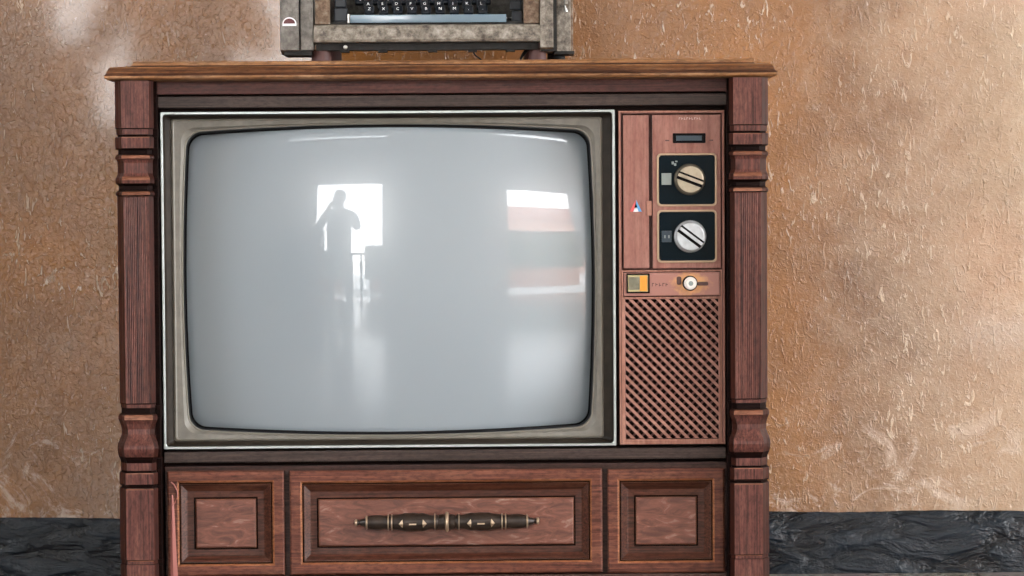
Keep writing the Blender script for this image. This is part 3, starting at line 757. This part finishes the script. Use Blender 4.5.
for u in (-164, 84):
    bm = bmesh.new(); lathe(bm, [(0, .008, 0), (.004, .017, 0), (.016, .018, 0), (.02, .014, 0)], (u * kT if u > 0 else u * kT - .016, yF + .27, zc), (1, 0, 0), 28)
    link('platen_knob', bm, 'rubber_black', tw)
bm = bmesh.new(); box(bm, -158 * kT, 80 * kT, yF + .235, yF + .33, T(0, -301)[1], T(0, -289.5)[1] + .0, 0, .003); box(bm, -158 * kT, 80 * kT, yF + .30, yF + .325, T(0, -325)[1], T(0, -295)[1], 0, .003)
box(bm, -160 * kT, -157 * kT, yF + .24, yF + .33, T(0, -289.5)[1], T(0, -320)[1], 0, 0); box(bm, 80 * kT, 83 * kT, yF + .24, yF + .33, T(0, -289.5)[1], T(0, -320)[1], 0, 0)
link('carriage', bm, 'typewriter_paint', tw)
bm = bmesh.new(); tube(bm, [(-160 * kT, yF + .25, zc + .01), (-172 * kT, yF + .22, zc + .02), (-176 * kT, yF + .17, zc + .03)], .0035, 10); link('return_lever', bm, 'steel', tw)

# ================================================================ THE ROOM
def wall_mat():
    m, nt, N, L, B = newmat('painted_plaster')
    tc = N.new('ShaderNodeTexCoord')
    def noise(sc, det=4, rough=.55, dist=0., scale3=None):
        n = N.new('ShaderNodeTexNoise'); n.inputs['Scale'].default_value = sc; n.inputs['Detail'].default_value = det; n.inputs['Roughness'].default_value = rough; n.inputs['Distortion'].default_value = dist
        if scale3:
            mp = N.new('ShaderNodeMapping'); mp.inputs['Scale'].default_value = scale3; L.new(tc.outputs['Object'], mp.inputs['Vector']); L.new(mp.outputs[0], n.inputs['Vector'])
        else: L.new(tc.outputs['Object'], n.inputs['Vector'])
        return n
    # colour: ochre brown with greyer worn zones and pale chips
    c1 = noise(2.2, 5, .6)
    r1 = N.new('ShaderNodeValToRGB'); e = r1.color_ramp.elements; e[0].position = .35; e[0].color = WALLC[0]; e[1].position = .65; e[1].color = WALLC[1]
    L.new(c1.outputs['Fac'], r1.inputs['Fac'])
    c2 = noise(34, 8, .7, .6)
    r2 = N.new('ShaderNodeValToRGB'); e = r2.color_ramp.elements; e[0].position = .62; e[0].color = (0, 0, 0, 1); e[1].position = .72; e[1].color = (.8, .8, .8, 1)
    L.new(c2.outputs['Fac'], r2.inputs['Fac'])
    # worn low band: more bare plaster near the foot of the wall
    sp = N.new('ShaderNodeSeparateXYZ'); L.new(tc.outputs['Object'], sp.inputs[0])
    mr = N.new('ShaderNodeMapRange'); mr.inputs[1].default_value = .34; mr.inputs[2].default_value = .12; mr.inputs[3].default_value = .0; mr.inputs[4].default_value = .17
    L.new(sp.outputs['Z'], mr.inputs['Value'])
    c4 = noise(11, 9, .72, .8)
    ad = N.new('ShaderNodeMath'); ad.operation = 'ADD'; L.new(c4.outputs['Fac'], ad.inputs[0]); L.new(mr.outputs[0], ad.inputs[1])
    r4 = N.new('ShaderNodeValToRGB'); e = r4.color_ramp.elements; e[0].position = .66; e[0].color = (0, 0, 0, 1); e[1].position = .74; e[1].color = (.75, .75, .75, 1)
    L.new(ad.outputs[0], r4.inputs['Fac'])
    m1 = N.new('ShaderNodeMix'); m1.data_type = 'RGBA'; L.new(r2.outputs['Color'], m1.inputs['Factor']); L.new(r1.outputs['Color'], m1.inputs[6]); m1.inputs[7].default_value = (.36, .24, .15, 1)
    m2 = N.new('ShaderNodeMix'); m2.data_type = 'RGBA'; L.new(r4.outputs['Color'], m2.inputs['Factor']); L.new(m1.outputs[2], m2.inputs[6]); m2.inputs[7].default_value = (.50, .37, .29, 1)
    # wall sheen at the far right painted in as paler colour, with a ragged edge
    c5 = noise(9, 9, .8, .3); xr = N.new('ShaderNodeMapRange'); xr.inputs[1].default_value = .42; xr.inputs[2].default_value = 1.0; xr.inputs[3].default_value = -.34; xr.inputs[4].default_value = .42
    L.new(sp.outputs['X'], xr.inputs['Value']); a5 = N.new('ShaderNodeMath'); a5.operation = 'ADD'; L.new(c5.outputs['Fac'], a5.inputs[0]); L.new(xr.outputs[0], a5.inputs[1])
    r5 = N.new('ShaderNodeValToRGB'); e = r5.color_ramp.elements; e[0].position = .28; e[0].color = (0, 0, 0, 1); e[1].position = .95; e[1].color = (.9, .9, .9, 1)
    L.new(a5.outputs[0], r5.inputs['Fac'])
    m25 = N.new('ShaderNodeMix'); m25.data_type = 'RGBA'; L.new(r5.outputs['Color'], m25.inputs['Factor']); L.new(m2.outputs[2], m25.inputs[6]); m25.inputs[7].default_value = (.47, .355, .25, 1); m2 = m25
    # dark specks and hairline marks
    c3 = noise(60, 3, .5, 0, (60, 60, 38)); c3.inputs['Scale'].default_value = 1
    r3 = N.new('ShaderNodeValToRGB'); e = r3.color_ramp.elements; e[0].position = .24; e[0].color = (.7, .7, .7, 1); e[1].position = .29; e[1].color = (0, 0, 0, 1)
    L.new(c3.outputs['Fac'], r3.inputs['Fac'])
    m3 = N.new('ShaderNodeMix'); m3.data_type = 'RGBA'; L.new(r3.outputs['Color'], m3.inputs['Factor']); L.new(m2.outputs[2], m3.inputs[6]); m3.inputs[7].default_value = (.10, .05, .03, 1)
    M3 = m3
    B.inputs['Roughness'].default_value = .16; B.inputs['Specular IOR Level'].default_value = .75; B.inputs['Coat Weight'].default_value = .65; B.inputs['Coat Roughness'].default_value = .07
    # relief: trowel undulation + crinkled gloss paint
    h1 = noise(7, 2, .5, .3); h2 = noise(42, 2, .5, 1.1); h3 = noise(170, 3, .6, .4); h4 = noise(75, 3, .55, 1.6); h5 = noise(1, 3, .6, 1.0, (110, 110, 38))
    def ramp(n, a, b):
        mr = N.new('ShaderNodeMapRange'); mr.interpolation_type = 'SMOOTHSTEP'; mr.inputs[1].default_value = a; mr.inputs[2].default_value = b; L.new(n.outputs['Fac'], mr.inputs['Value']); return mr.outputs[0]
    # pale flecks on ridges and in specks: chips, plus glints painted into the colour
    c6 = noise(5, 3, .5); c7 = noise(210, 2, .5)
    k1 = ramp(h5, .60, .68); k2 = ramp(c7, .70, .76); k3 = ramp(c6, .36, .62)
    mxx = N.new('ShaderNodeMath'); mxx.operation = 'MAXIMUM'; L.new(k1, mxx.inputs[0]); L.new(k2, mxx.inputs[1])
    mu = N.new('ShaderNodeMath'); mu.operation = 'MULTIPLY'; L.new(mxx.outputs[0], mu.inputs[0]); L.new(k3, mu.inputs[1])
    mu2 = N.new('ShaderNodeMath'); mu2.operation = 'MULTIPLY'; L.new(mu.outputs[0], mu2.inputs[0]); mu2.inputs[1].default_value = .75
    m6 = N.new('ShaderNodeMix'); m6.data_type = 'RGBA'; L.new(mu2.outputs[0], m6.inputs['Factor']); L.new(M3.outputs[2], m6.inputs[6]); m6.inputs[7].default_value = (.60, .46, .33, 1)
    L.new(m6.outputs[2], B.inputs['Base Color'])
    last = None
    for src, st, dist in ((h1.outputs['Fac'], WB[0], .01), (h2.outputs['Fac'], WB[1], .0045), (h3.outputs['Fac'], WB[2], .0016), (ramp(h4, .56, .66), WB[3], .0011), (ramp(h5, .58, .66), WB[4], .0010)):
        b = N.new('ShaderNodeBump'); b.inputs['Strength'].default_value = st; b.inputs['Distance'].default_value = dist; L.new(src, b.inputs['Height'])
        if last: L.new(last, b.inputs['Normal'])
        last = b.outputs[0]
    L.new(last, B.inputs['Normal'])
WALLC = [(.165, .080, .036, 1), (.295, .122, .030, 1)]
WB = [.3, .2, .8, .6, .8]
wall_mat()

def band_mat():
    m, nt, N, L, B = newmat('black_gloss_paint')
    tc = N.new('ShaderNodeTexCoord')
    mp = N.new('ShaderNodeMapping'); mp.inputs['Scale'].default_value = (12, 40, 34); L.new(tc.outputs['Object'], mp.inputs['Vector'])
    n = N.new('ShaderNodeTexNoise'); n.inputs['Scale'].default_value = 1; n.inputs['Detail'].default_value = 7; n.inputs['Distortion'].default_value = .6; L.new(mp.outputs[0], n.inputs['Vector'])
    r = N.new('ShaderNodeValToRGB'); e = r.color_ramp.elements; e[0].position = .35; e[0].color = (.002, .003, .005, 1); e[1].position = .8; e[1].color = (.014, .022, .032, 1)
    L.new(n.outputs['Fac'], r.inputs['Fac']); L.new(r.outputs['Color'], B.inputs['Base Color'])
    b = N.new('ShaderNodeBump'); b.inputs['Strength'].default_value = 1.; b.inputs['Distance'].default_value = .016; L.new(n.outputs['Fac'], b.inputs['Height'])
    n2 = N.new('ShaderNodeTexNoise'); n2.inputs['Scale'].default_value = 130; n2.inputs['Detail'].default_value = 3; L.new(tc.outputs['Object'], n2.inputs['Vector'])
    b2 = N.new('ShaderNodeBump'); b2.inputs['Strength'].default_value = .9; b2.inputs['Distance'].default_value = .0016; L.new(n2.outputs['Fac'], b2.inputs['Height']); L.new(b.outputs[0], b2.inputs['Normal'])
    L.new(b2.outputs[0], B.inputs['Normal']); B.inputs['Roughness'].default_value = .12; B.inputs['Specular IOR Level'].default_value = .30; B.inputs['Coat Weight'].default_value = .0
band_mat()
def floor_mat():
    m, nt, N, L, B = newmat('floor_tile')
    tc = N.new('ShaderNodeTexCoord')
    br = N.new('ShaderNodeTexBrick'); br.offset = 0; br.inputs['Scale'].default_value = 1.; br.inputs['Brick Width'].default_value = .4; br.inputs['Row Height'].default_value = .4; br.inputs['Mortar Size'].default_value = .004
    br.inputs['Color1'].default_value = (.30, .27, .24, 1); br.inputs['Color2'].default_value = (.34, .30, .27, 1); br.inputs['Mortar'].default_value = (.14, .12, .10, 1)
    L.new(tc.outputs['Object'], br.inputs['Vector'])
    n = N.new('ShaderNodeTexNoise'); n.inputs['Scale'].default_value = 12; n.inputs['Detail'].default_value = 6; L.new(tc.outputs['Object'], n.inputs['Vector'])
    mx = N.new('ShaderNodeMix'); mx.data_type = 'RGBA'; mx.blend_type = 'MULTIPLY'; mx.inputs['Factor'].default_value = .35
    L.new(br.outputs['Color'], mx.inputs[6]); L.new(n.outputs['Color'], mx.inputs[7]); L.new(mx.outputs[2], B.inputs['Base Color'])
    B.inputs['Roughness'].default_value = .16
floor_mat()
plain('white_plaster', (.66, .62, .56), .7, bump=.2, bscale=30, var=.05); plain('ochre_plaster', (.50, .46, .40), .5, bump=.4, bscale=40, var=.15)
plain('white_wood', (.7, .7, .68), .4); plain('iron', (.03, .03, .032), .4, metal=.6)

XL, XR, YB, ZC = -3.3, 3.95, -5.0, 3.5
def struct(o): o['kind'] = 'structure'; return o
bm = bmesh.new(); box(bm, XL - .2, XR + .2, YB - .2, WALL_Y + .2, -.1, 0); struct(link('floor', bm, 'floor_tile'))
bm = bmesh.new(); box(bm, XL - .2, XR + .2, YB - .2, WALL_Y + .2, ZC, ZC + .15); struct(link('ceiling', bm, 'white_plaster'))
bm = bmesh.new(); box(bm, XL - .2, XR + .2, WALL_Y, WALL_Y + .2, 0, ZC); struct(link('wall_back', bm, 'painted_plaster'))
# painted skirting band, slightly proud, with a hand-painted wavering upper edge
bm = bmesh.new(); rnd = random.Random(5); prev = None; nx = 420
for i in range(nx + 1):
    x = XL + (XR - XL) * i / nx
    zt = .0985 + .0018 * math.sin(x * 5.1) + .0012 * math.sin(x * 17.3 + 1) + rnd.uniform(-.0007, .0007)
    rel = .004 * math.sin(x * 9.7) * math.sin(x * 3.1)
    cur = [bm.verts.new((x, WALL_Y + .002, 0)), bm.verts.new((x, WALL_Y - .010 - rel * .3, 0)), bm.verts.new((x, WALL_Y - .009 - rel * .5, .012)), bm.verts.new((x, WALL_Y - .0055 + rel * .3, .05)), bm.verts.new((x, WALL_Y - .004, zt - .004)), bm.verts.new((x, WALL_Y - .0012, zt)), bm.verts.new((x, WALL_Y + .002, zt))]
    if prev:
        for k_ in range(7): bm.faces.new((prev[k_], prev[(k_ + 1) % 7], cur[(k_ + 1) % 7], cur[k_]))
    else: bm.faces.new(cur)
    prev = cur
bm.faces.new(prev[::-1]); struct(link('baseboard_back', bm, 'black_gloss_paint', smooth=True, autos=40))

def wall_holes(name, along, fixed0, fixed1, a0, a1, holes, mat):
    """wall slab along x or y with rectangular openings (lo, hi, z0, z1)"""
    bm = bmesh.new(); hs = sorted(holes); cur = a0
    def put(lo, hi, z0, z1):
        if hi - lo < 1e-4 or z1 - z0 < 1e-4: return
        if along == 'x': box(bm, lo, hi, fixed0, fixed1, z0, z1)
        else: box(bm, fixed0, fixed1, lo, hi, z0, z1)
    cuts = sorted({a0, a1} | {v for h in hs for v in h[:2]})
    for lo, hi in zip(cuts, cuts[1:]):
        z = 0
        for l2, h2, z0, z1 in sorted((h for h in hs if h[0] <= lo + 1e-6 and h[1] >= hi - 1e-6), key=lambda h: h[2]):
            put(lo, hi, z, z0); z = z1
        put(lo, hi, z, ZC)
    return struct(link(name, bm, mat))
DOORS = [(-1.68, -.36, 0, 2.16), (1.90, 3.80, 0, 2.08)]
TRANS = [(-2.3, -.27, 2.99, 3.13), (1.4, 3.9, 3.12, 3.30)]
wall_holes('wall_front', 'x', YB - .2, YB, XL - .2, XR + .2, DOORS + TRANS, 'ochre_plaster')
RW = [(-4.6, -3.1, .4, 2.5), (-2.6, -.3, .1, 2.6)]
LW = [(-3.1, -1.3, 1.25, 2.7)]  # unseen left window, placed and sized to put sparkle on the wall
wall_holes('wall_right', 'y', XR, XR + .2, YB, WALL_Y, RW, 'ochre_plaster')
wall_holes('wall_left', 'y', XL - .2, XL, YB, WALL_Y, LW, 'ochre_plaster')
def frame(name, axis, fixed, lo, hi, z0, z1, bars=1):
    bm = bmesh.new(); w = .05
    def put(a, b, c, d_):
        if axis == 'x': box(bm, a, b, fixed - .03, fixed + .03, c, d_, 0, .004)
        else: box(bm, fixed - .03, fixed + .03, a, b, c, d_, 0, .004)
    put(lo, lo + w, z0, z1); put(hi - w, hi, z0, z1); put(lo + w, hi - w, z1 - w, z1)
    if z0 > 0: put(lo + w, hi - w, z0, z0 + w)
    for b in range(bars):
        c = lo + (hi - lo) * (b + 1) / (bars + 1); put(c - .02, c + .02, z0 + (w if z0 > 0 else 0), z1 - w)
    return struct(link(name, bm, 'white_wood'))
frame('door_1', 'x', YB - .1, *DOORS[0], bars=0); frame('door_2', 'x', YB - .1, *DOORS[1], bars=0)
frame('window_4', 'x', YB - .1, *TRANS[0], bars=0); frame('window_5', 'x', YB - .1, *TRANS[1], bars=0)
frame('window_1', 'y', XR + .1, *RW[0], bars=1); frame('window_2', 'y', XR + .1, *RW[1], bars=2); frame('sparkle_window', 'y', XL - .1, *LW[0], bars=2)
# portals steer the daylight sampling through the openings; they emit nothing
def portal(loc, rot, sx, sz):
    l = bpy.data.lights.new('portal', 'AREA'); l.shape = 'RECTANGLE'; l.size = sx; l.size_y = sz; l.cycles.is_portal = True
    o = bpy.data.objects.new('daylight_portal', l); COL.objects.link(o); o.location = loc; o.rotation_euler = rot; o['kind'] = 'structure'
H = math.pi / 2
for lo, hi, z0, z1 in DOORS + TRANS: portal(((lo + hi) / 2, YB - .22, (z0 + z1) / 2), (H, 0, math.pi), hi - lo, z1 - z0)
for lo, hi, z0, z1 in RW: portal((XR + .22, (lo + hi) / 2, (z0 + z1) / 2), (H, 0, H), hi - lo, z1 - z0)
for lo, hi, z0, z1 in LW: portal((XL - .22, (lo + hi) / 2, (z0 + z1) / 2), (H, 0, -H), hi - lo, z1 - z0)

# ---- outdoors, seen only as reflections in the screen
plain('paving', (.55, .53, .5), .7, bump=.3, bscale=10); plain('pink_render', (.62, .36, .28), .8, bump=.2, bscale=8); plain('roof_tile', (.35, .14, .09), .7); plain('leaf_dark', (.03, .06, .025), .6)
plain('stone_pale', (.6, .58, .52), .6); plain('terracotta', (.4, .16, .08), .7)
bm = bmesh.new(); box(bm, -30, 30, -40, YB - .2, -.12, -.02); box(bm, XR + .2, 30, YB - .2, 6, -.12, -.02); box(bm, -30, XL - .2, YB - .2, 6, -.12, -.02); struct(link('ground', bm, 'paving'))

def slab(name, mat, x0, x1, y0, y1, z0, z1): 
    bm = bmesh.new(); box(bm, x0, x1, y0, y1, z0, z1, 0, .01); return link(name, bm, mat)
def hedge(x0, x1, y0, y1, z0, z1, label, seed):
    t = thing('clipped_hedge', label, 'hedge', ((x0 + x1) / 2, (y0 + y1) / 2, -.02)); rd = random.Random(seed)
    bm = bmesh.new()
    for i in range(2600):
        c = Vector((rd.uniform(x0, x1), rd.uniform(y0, y1), rd.uniform(z0, z1)))
        ax = rd.randrange(3)
        if ax == 0: c.x = rd.choice((x0, x1))
        elif ax == 1: c.y = rd.choice((y0, y1))
        else: c.z = z1
        r = rd.uniform(.02, .045); a = Vector((rd.uniform(-1, 1), rd.uniform(-1, 1), rd.uniform(-1, 1))).normalized(); b = a.orthogonal().normalized()
        bm.faces.new([bm.verts.new(c + q) for q in (a * r, b * r * .5, -a * r, -b * r * .5)])
    tag(link('foliage', bm, 'leaf_dark', t), kind='stuff')
    bm = bmesh.new(); box(bm, x0 + .03, x1 - .03, y0 + .03, y1 - .03, z0, z1 - .03); link('foliage_core', bm, 'leaf_dark', t)
    bm = bmesh.new(); box(bm, x0 + .1, x1 - .1, y0 + .1, y1 - .1, -.02, z0 + .02, 0, .01); link('trough', bm, 'terracotta', t)
hedge(-2.6, -1.35, -7.0, -6.5, .3, .95, 'dark clipped hedge in a trough outside the left doorway, beside the gap', 1)
hedge(-.88, -.2, -7.0, -6.5, .3, 1.05, 'narrow dark hedge standing slightly taller outside the same doorway', 2)
hedge(2.3, 5.6, -8.6, -8.0, .55, 1.62, 'long dark hedge outside the curtained door', 3)
rl = thing('doorway_railing', 'low iron railing across the doorway outside, reflected below the person', 'railing', (-1.02, -5.42, 0))
bm = bmesh.new(); box(bm, -1.8, -.26, -5.44, -5.41, .80, .84, 0, .004); link('top_rail', bm, 'iron', rl)
bm = bmesh.new(); box(bm, -1.8, -.26, -5.44, -5.41, .10, .13, 0, .004); link('bottom_rail', bm, 'iron', rl)
for k_ in range(9):
    bm = bmesh.new(); x_ = -1.76 + k_ * .185; lathe(bm, [(-.02, .018, 0), (.1, .018, 0), (.14, .030, 0), (.25, .034, 0), (.40, .016, 0), (.55, .030, 0), (.66, .030, 0), (.7, .016, 0), (.82, .016, 0)], (x_, -5.425, 0), (0, 0, 1), 14)
    link('baluster', bm, 'iron', rl)
b_ = thing('pink_house', 'pink rendered house with a tiled roof across the yard', 'house', (16, -26, 0))
bm = bmesh.new(); box(bm, 6, 26, -30, -25, -.02, 5.0); link('house_wall', bm, 'pink_render', b_)
bm = bmesh.new()
prof = [(-24.6, 4.9), (-30.4, 4.9), (-27.5, 6.6)]
vr = [[bm.verts.new((x, y, z)) for y, z in prof] for x in (5.6, 26.4)]
for j in range(3): bm.faces.new((vr[0][j], vr[0][(j + 1) % 3], vr[1][(j + 1) % 3], vr[1][j]))
bm.faces.new(vr[0][::-1]); bm.faces.new(vr[1]); link('roof', bm, 'roof_tile', b_)
plain('curtain_cloth', (.40, .45, .47), .8); MATS['curtain_cloth'].node_tree.nodes['Principled BSDF'].inputs['Transmission Weight'].default_value = .0
_m = MATS['curtain_cloth'].node_tree; _t = _m.nodes.new('ShaderNodeBsdfTranslucent'); _t.inputs['Color'].default_value = (.42, .47, .5, 1); _x = _m.nodes.new('ShaderNodeMixShader'); _m.links.new(_m.nodes['Principled BSDF'].outputs[0], _x.inputs[1]); _m.links.new(_t.outputs[0], _x.inputs[2]); _m.links.new(_x.outputs[0], _m.nodes['Material Output'].inputs[0]); plain('dark_oak', (.035, .018, .012), .45)
bm = bmesh.new(); prev = None
for i in range(61):
    t = i / 60; 
    col_ = []
    for j in range(13):
        q = j / 12; z = 2.12 - 1.45 * q; wd = .66 - .34 * q ** 2
        col_.append(bm.verts.new((3.84 - wd * (1 - t) , YB + .10 + .03 * math.sin(t * 38) * (.6 + .4 * q), z)))
    if prev:
        for j in range(12): bm.faces.new((prev[j], prev[j + 1], col_[j + 1], col_[j]))
    prev = col_
tag(link('door_curtain', bm, 'curtain_cloth', smooth=True), 'pale grey curtain hanging at the side of the right doorway, reflected in the screen', 'curtain')
sb = thing('cupboard', 'tall dark wooden cupboard beside the doorway, reflected left of the person', 'cupboard', (-1.85, -4.72, 0))
bm = bmesh.new(); box(bm, -2.20, -1.44, -4.98, -4.74, .08, 1.22, 0, .008); link('body', bm, 'dark_oak', sb)
for x0 in (-2.19, -1.81):
    bm = bmesh.new(); box(bm, x0, x0 + .36, -4.74, -4.72, .12, 1.18, 0, .005); dd = link('door', bm, 'dark_oak', sb)
    bm = bmesh.new(); lathe(bm, [(0, .006, 0), (.01, .006, 0), (.014, .014, 0), (.024, .012, 0)], (x0 + (.33 if x0 < -2 else .03), -4.72, .8), (0, 1, 0), 14); link('knob', bm, 'brass_worn', dd)
for x0 in (-2.18, -1.50):
    for y0 in (-4.96, -4.81):
        bm = bmesh.new(); box(bm, x0, x0 + .05, y0, y0 + .05, 0, .09, 0, .003); link('leg', bm, 'dark_oak', sb)

# person standing in the doorway
plain('shirt_dark', (.05, .055, .07), .8); plain('trousers_dark', (.03, .032, .04), .8); plain('skin', (.42, .24, .17), .5); plain('hair_dark', (.02, .014, .01), .6); plain('camera_black', (.01, .01, .01), .4)
def person(x, y):
    h = Vector((x, y, 0))
    V_, E_, R_ = [], [], []
    def add(p, r, par=None):
        V_.append(Vector(p)); R_.append(r if isinstance(r, tuple) else (r, r)); i = len(V_) - 1
        if par is not None: E_.append((par, i))
        return i
    pel = add((0, 0, .95), (.20, .13)); wa = add((0, 0, 1.10), (.185, .12), pel); ch = add((0, 0, 1.30), (.195, .13), wa); sh = add((0, -.01, 1.45), (.13, .09), ch)
    nk = add((0, 0, 1.54), .052, sh); hd0 = add((0, .015, 1.62), (.07, .085), nk); hd1 = add((0, .01, 1.72), (.078, .095), hd0); hd2 = add((0, .0, 1.79), (.055, .065), hd1)
    for sx in (-1, 1):
        hip = add((sx * .09, 0, .86), .092, pel); kn = add((sx * .11, .02, .49), .058, hip); an = add((sx * .125, -.01, .10), .04, kn); hl = add((sx * .13, -.01, .045), .04, an); add((sx * .145, .16, .03), (.045, .028), hl)
        s1 = add((sx * .20, 0, 1.41), .068, sh); el = add((sx * .27, .08, 1.17), .058, s1); wr = add((sx * .13, .26, 1.40), .03, el)
        pm = add((sx * .085, .27, 1.47), (.036, .022), wr)
        for f in range(4):
            a = add((sx * (.075 - .0 * f), .285 + f * .004, 1.475 + .018 * f + .01), .010, pm); b = add((sx * .045, .31, 1.48 + .017 * f + .012), .009, a); add((sx * (.022 - .002 * (f % 2)), .305, 1.48 + .017 * f + .012), .008, b)
        t1 = add((sx * .07, .25, 1.445), .011, pm); add((sx * .03, .255, 1.45), .010, t1)
    me = bpy.data.meshes.new('person'); me.from_pydata([v + h for v in V_], E_, [])
    o = bpy.data.objects.new('person', me); COL.objects.link(o)
    mod = o.modifiers.new('skin', 'SKIN'); mod.use_smooth_shade = True
    o.modifiers.new('sub', 'SUBSURF').levels = 2; o.modifiers['sub'].render_levels = 2
    for i, r in enumerate(R_):
        me.skin_vertices[0].data[i].radius = r; me.skin_vertices[0].data[i].use_root = (i == 0)
    bpy.context.view_layer.update()
    dg = bpy.context.evaluated_depsgraph_get(); me2 = bpy.data.meshes.new_from_object(o.evaluated_get(dg))
    o.modifiers.clear(); o.data = me2; bpy.data.meshes.remove(me)
    for mm in ('skin', 'shirt_dark', 'trousers_dark', 'camera_black'): me2.materials.append(MATS[mm])
    for f in me2.polygons:
        c = f.center - h; f.use_smooth = True
        if c.z < .09: f.material_index = 3
        elif c.z < 1.0: f.material_index = 2
        elif c.z < 1.51 and c.y < .24: f.material_index = 1
        else: f.material_index = 0
    me2.transform(Matrix.Translation(h) @ Matrix.Diagonal((1.12, 1.05, .96, 1)) @ Matrix.Translation(-h))
    PS = Matrix.Translation(h) @ Matrix.Diagonal((1.12, 1.05, .96, 1)) @ Matrix.Translation(-h)
    tag(o, 'person in dark clothes standing in the doorway and raising a camera, reflected in the screen', 'person')
    # face features and hair as children
    bm = bmesh.new(); bmesh.ops.create_uvsphere(bm, u_segments=20, v_segments=14, radius=1, matrix=Matrix.Translation(h + Vector((0, -.014, 1.745))) @ Matrix.Diagonal((.088, .104, .088, 1)))
    bmesh.ops.delete(bm, geom=[v for v in bm.verts if (v.co - h).y > .05 and (v.co - h).z < 1.78], context='VERTS')
    bmesh.ops.transform(bm, matrix=PS, verts=bm.verts); link('hair', bm, 'hair_dark', o, smooth=True)
    bm = bmesh.new(); lathe(bm, [(0, .013, 0), (.02, .009, 0), (.03, .004, 0)], h + Vector((0, .09, 1.665)), (0, 1, -.3), 12); bmesh.ops.transform(bm, matrix=PS, verts=bm.verts); link('nose', bm, 'skin', o, smooth=True)
    for sx in (-1, 1):
        bm = bmesh.new(); bmesh.ops.create_uvsphere(bm, u_segments=12, v_segments=8, radius=.011, matrix=Matrix.Translation(h + Vector((sx * .03, .088, 1.70)))); bmesh.ops.transform(bm, matrix=PS, verts=bm.verts); link('eye', bm, 'key_ink', o, smooth=True)
        bm = bmesh.new(); bmesh.ops.create_uvsphere(bm, u_segments=12, v_segments=8, radius=1, matrix=Matrix.Translation(h + Vector((sx * .082, .0, 1.68))) @ Matrix.Diagonal((.012, .02, .032, 1))); bmesh.ops.transform(bm, matrix=PS, verts=bm.verts); link('ear', bm, 'skin', o, smooth=True)
    bm = bmesh.new(); box(bm, h.x - .025, h.x + .025, h.y + .085, h.y + .095, 1.632, 1.638, 0, .002); bmesh.ops.transform(bm, matrix=PS, verts=bm.verts); link('mouth', bm, 'mark_red', o)
    bm = bmesh.new(); box(bm, h.x - .062, h.x + .062, h.y + .272, h.y + .296, 1.475, 1.565, 0, .008); box(bm, h.x - .02, h.x + .02, h.y + .265, h.y + .298, 1.563, 1.585, 0, .005)
    bmesh.ops.transform(bm, matrix=PS, verts=bm.verts); cam_ = link('camera', bm, 'camera_black'); tag(cam_, 'black camera held up in both hands by the standing person', 'camera')
    bm = bmesh.new(); lathe(bm, [(0, .034, 0), (.05, .034, 0), (.055, .03, 0)], (h.x, h.y + .30, 1.52), (0, 1, 0), 24); bmesh.ops.transform(bm, matrix=PS, verts=bm.verts); link('lens', bm, 'camera_black', cam_, smooth=True, autos=40)
person(-1.02, -4.2)

# world: bright overcast sky
w = bpy.data.worlds.new('sky'); SC.world = w; w.use_nodes = True
bg = w.node_tree.nodes['Background']; N = w.node_tree.nodes; L = w.node_tree.links
tc = N.new('ShaderNodeTexCoord'); sp = N.new('ShaderNodeSeparateXYZ'); L.new(tc.outputs['Generated'], sp.inputs[0])
rp = N.new('ShaderNodeValToRGB'); rp.color_ramp.elements[0].position = .0; rp.color_ramp.elements[0].color = (1, .98, .95, 1); rp.color_ramp.elements[1].position = .7; rp.color_ramp.elements[1].color = (.86, .92, 1, 1)
L.new(sp.outputs['Z'], rp.inputs['Fac']); L.new(rp.outputs['Color'], bg.inputs['Color'])
bg.inputs['Strength'].default_value = 19.

# ---------------------------------------------------------------- camera
def cam():
    yaw, pitch, roll = 0.01779902, 0.035911, 0.00673613
    cy, sy, cp, sp_, cr, sr = math.cos(yaw), math.sin(yaw), math.cos(pitch), math.sin(pitch), math.cos(roll), math.sin(roll)
    Ry = Matrix(((cy, 0, sy), (0, 1, 0), (-sy, 0, cy))); Rp = Matrix(((1, 0, 0), (0, cp, sp_), (0, -sp_, cp))); Rr = Matrix(((cr, -sr, 0), (sr, cr, 0), (0, 0, 1)))
    R = Ry @ Rp @ Rr          # camera (x right, y down, z forward) -> plane axes (right, down, into the wall)
    def w(v): v = R @ Vector(v); return Vector((v.x, v.z, -v.y))
    right, up, back = w((1, 0, 0)), w((0, -1, 0)), w((0, 0, -1))
    c = bpy.data.cameras.new('camera'); c.sensor_width = 36; c.lens = 2370 / 1024 * 36; c.clip_start = .05; c.clip_end = 200
    o = bpy.data.objects.new('view_camera', c); COL.objects.link(o)
    o.matrix_world = Matrix(((right.x, up.x, back.x, 0), (right.y, up.y, back.y, -D), (right.z, up.z, back.z, ZE), (0, 0, 0, 1)))
    SC.camera = o
cam()
SC.view_settings.view_transform = 'Standard'; SC.view_settings.look = 'None'; SC.view_settings.gamma = 1; SC.view_settings.use_curve_mapping = False
SC.view_settings.exposure = -0.12
SC.cycles.use_denoising = True
SC.cycles.max_bounces = 8; SC.cycles.diffuse_bounces = 5; SC.cycles.sample_clamp_indirect = 8
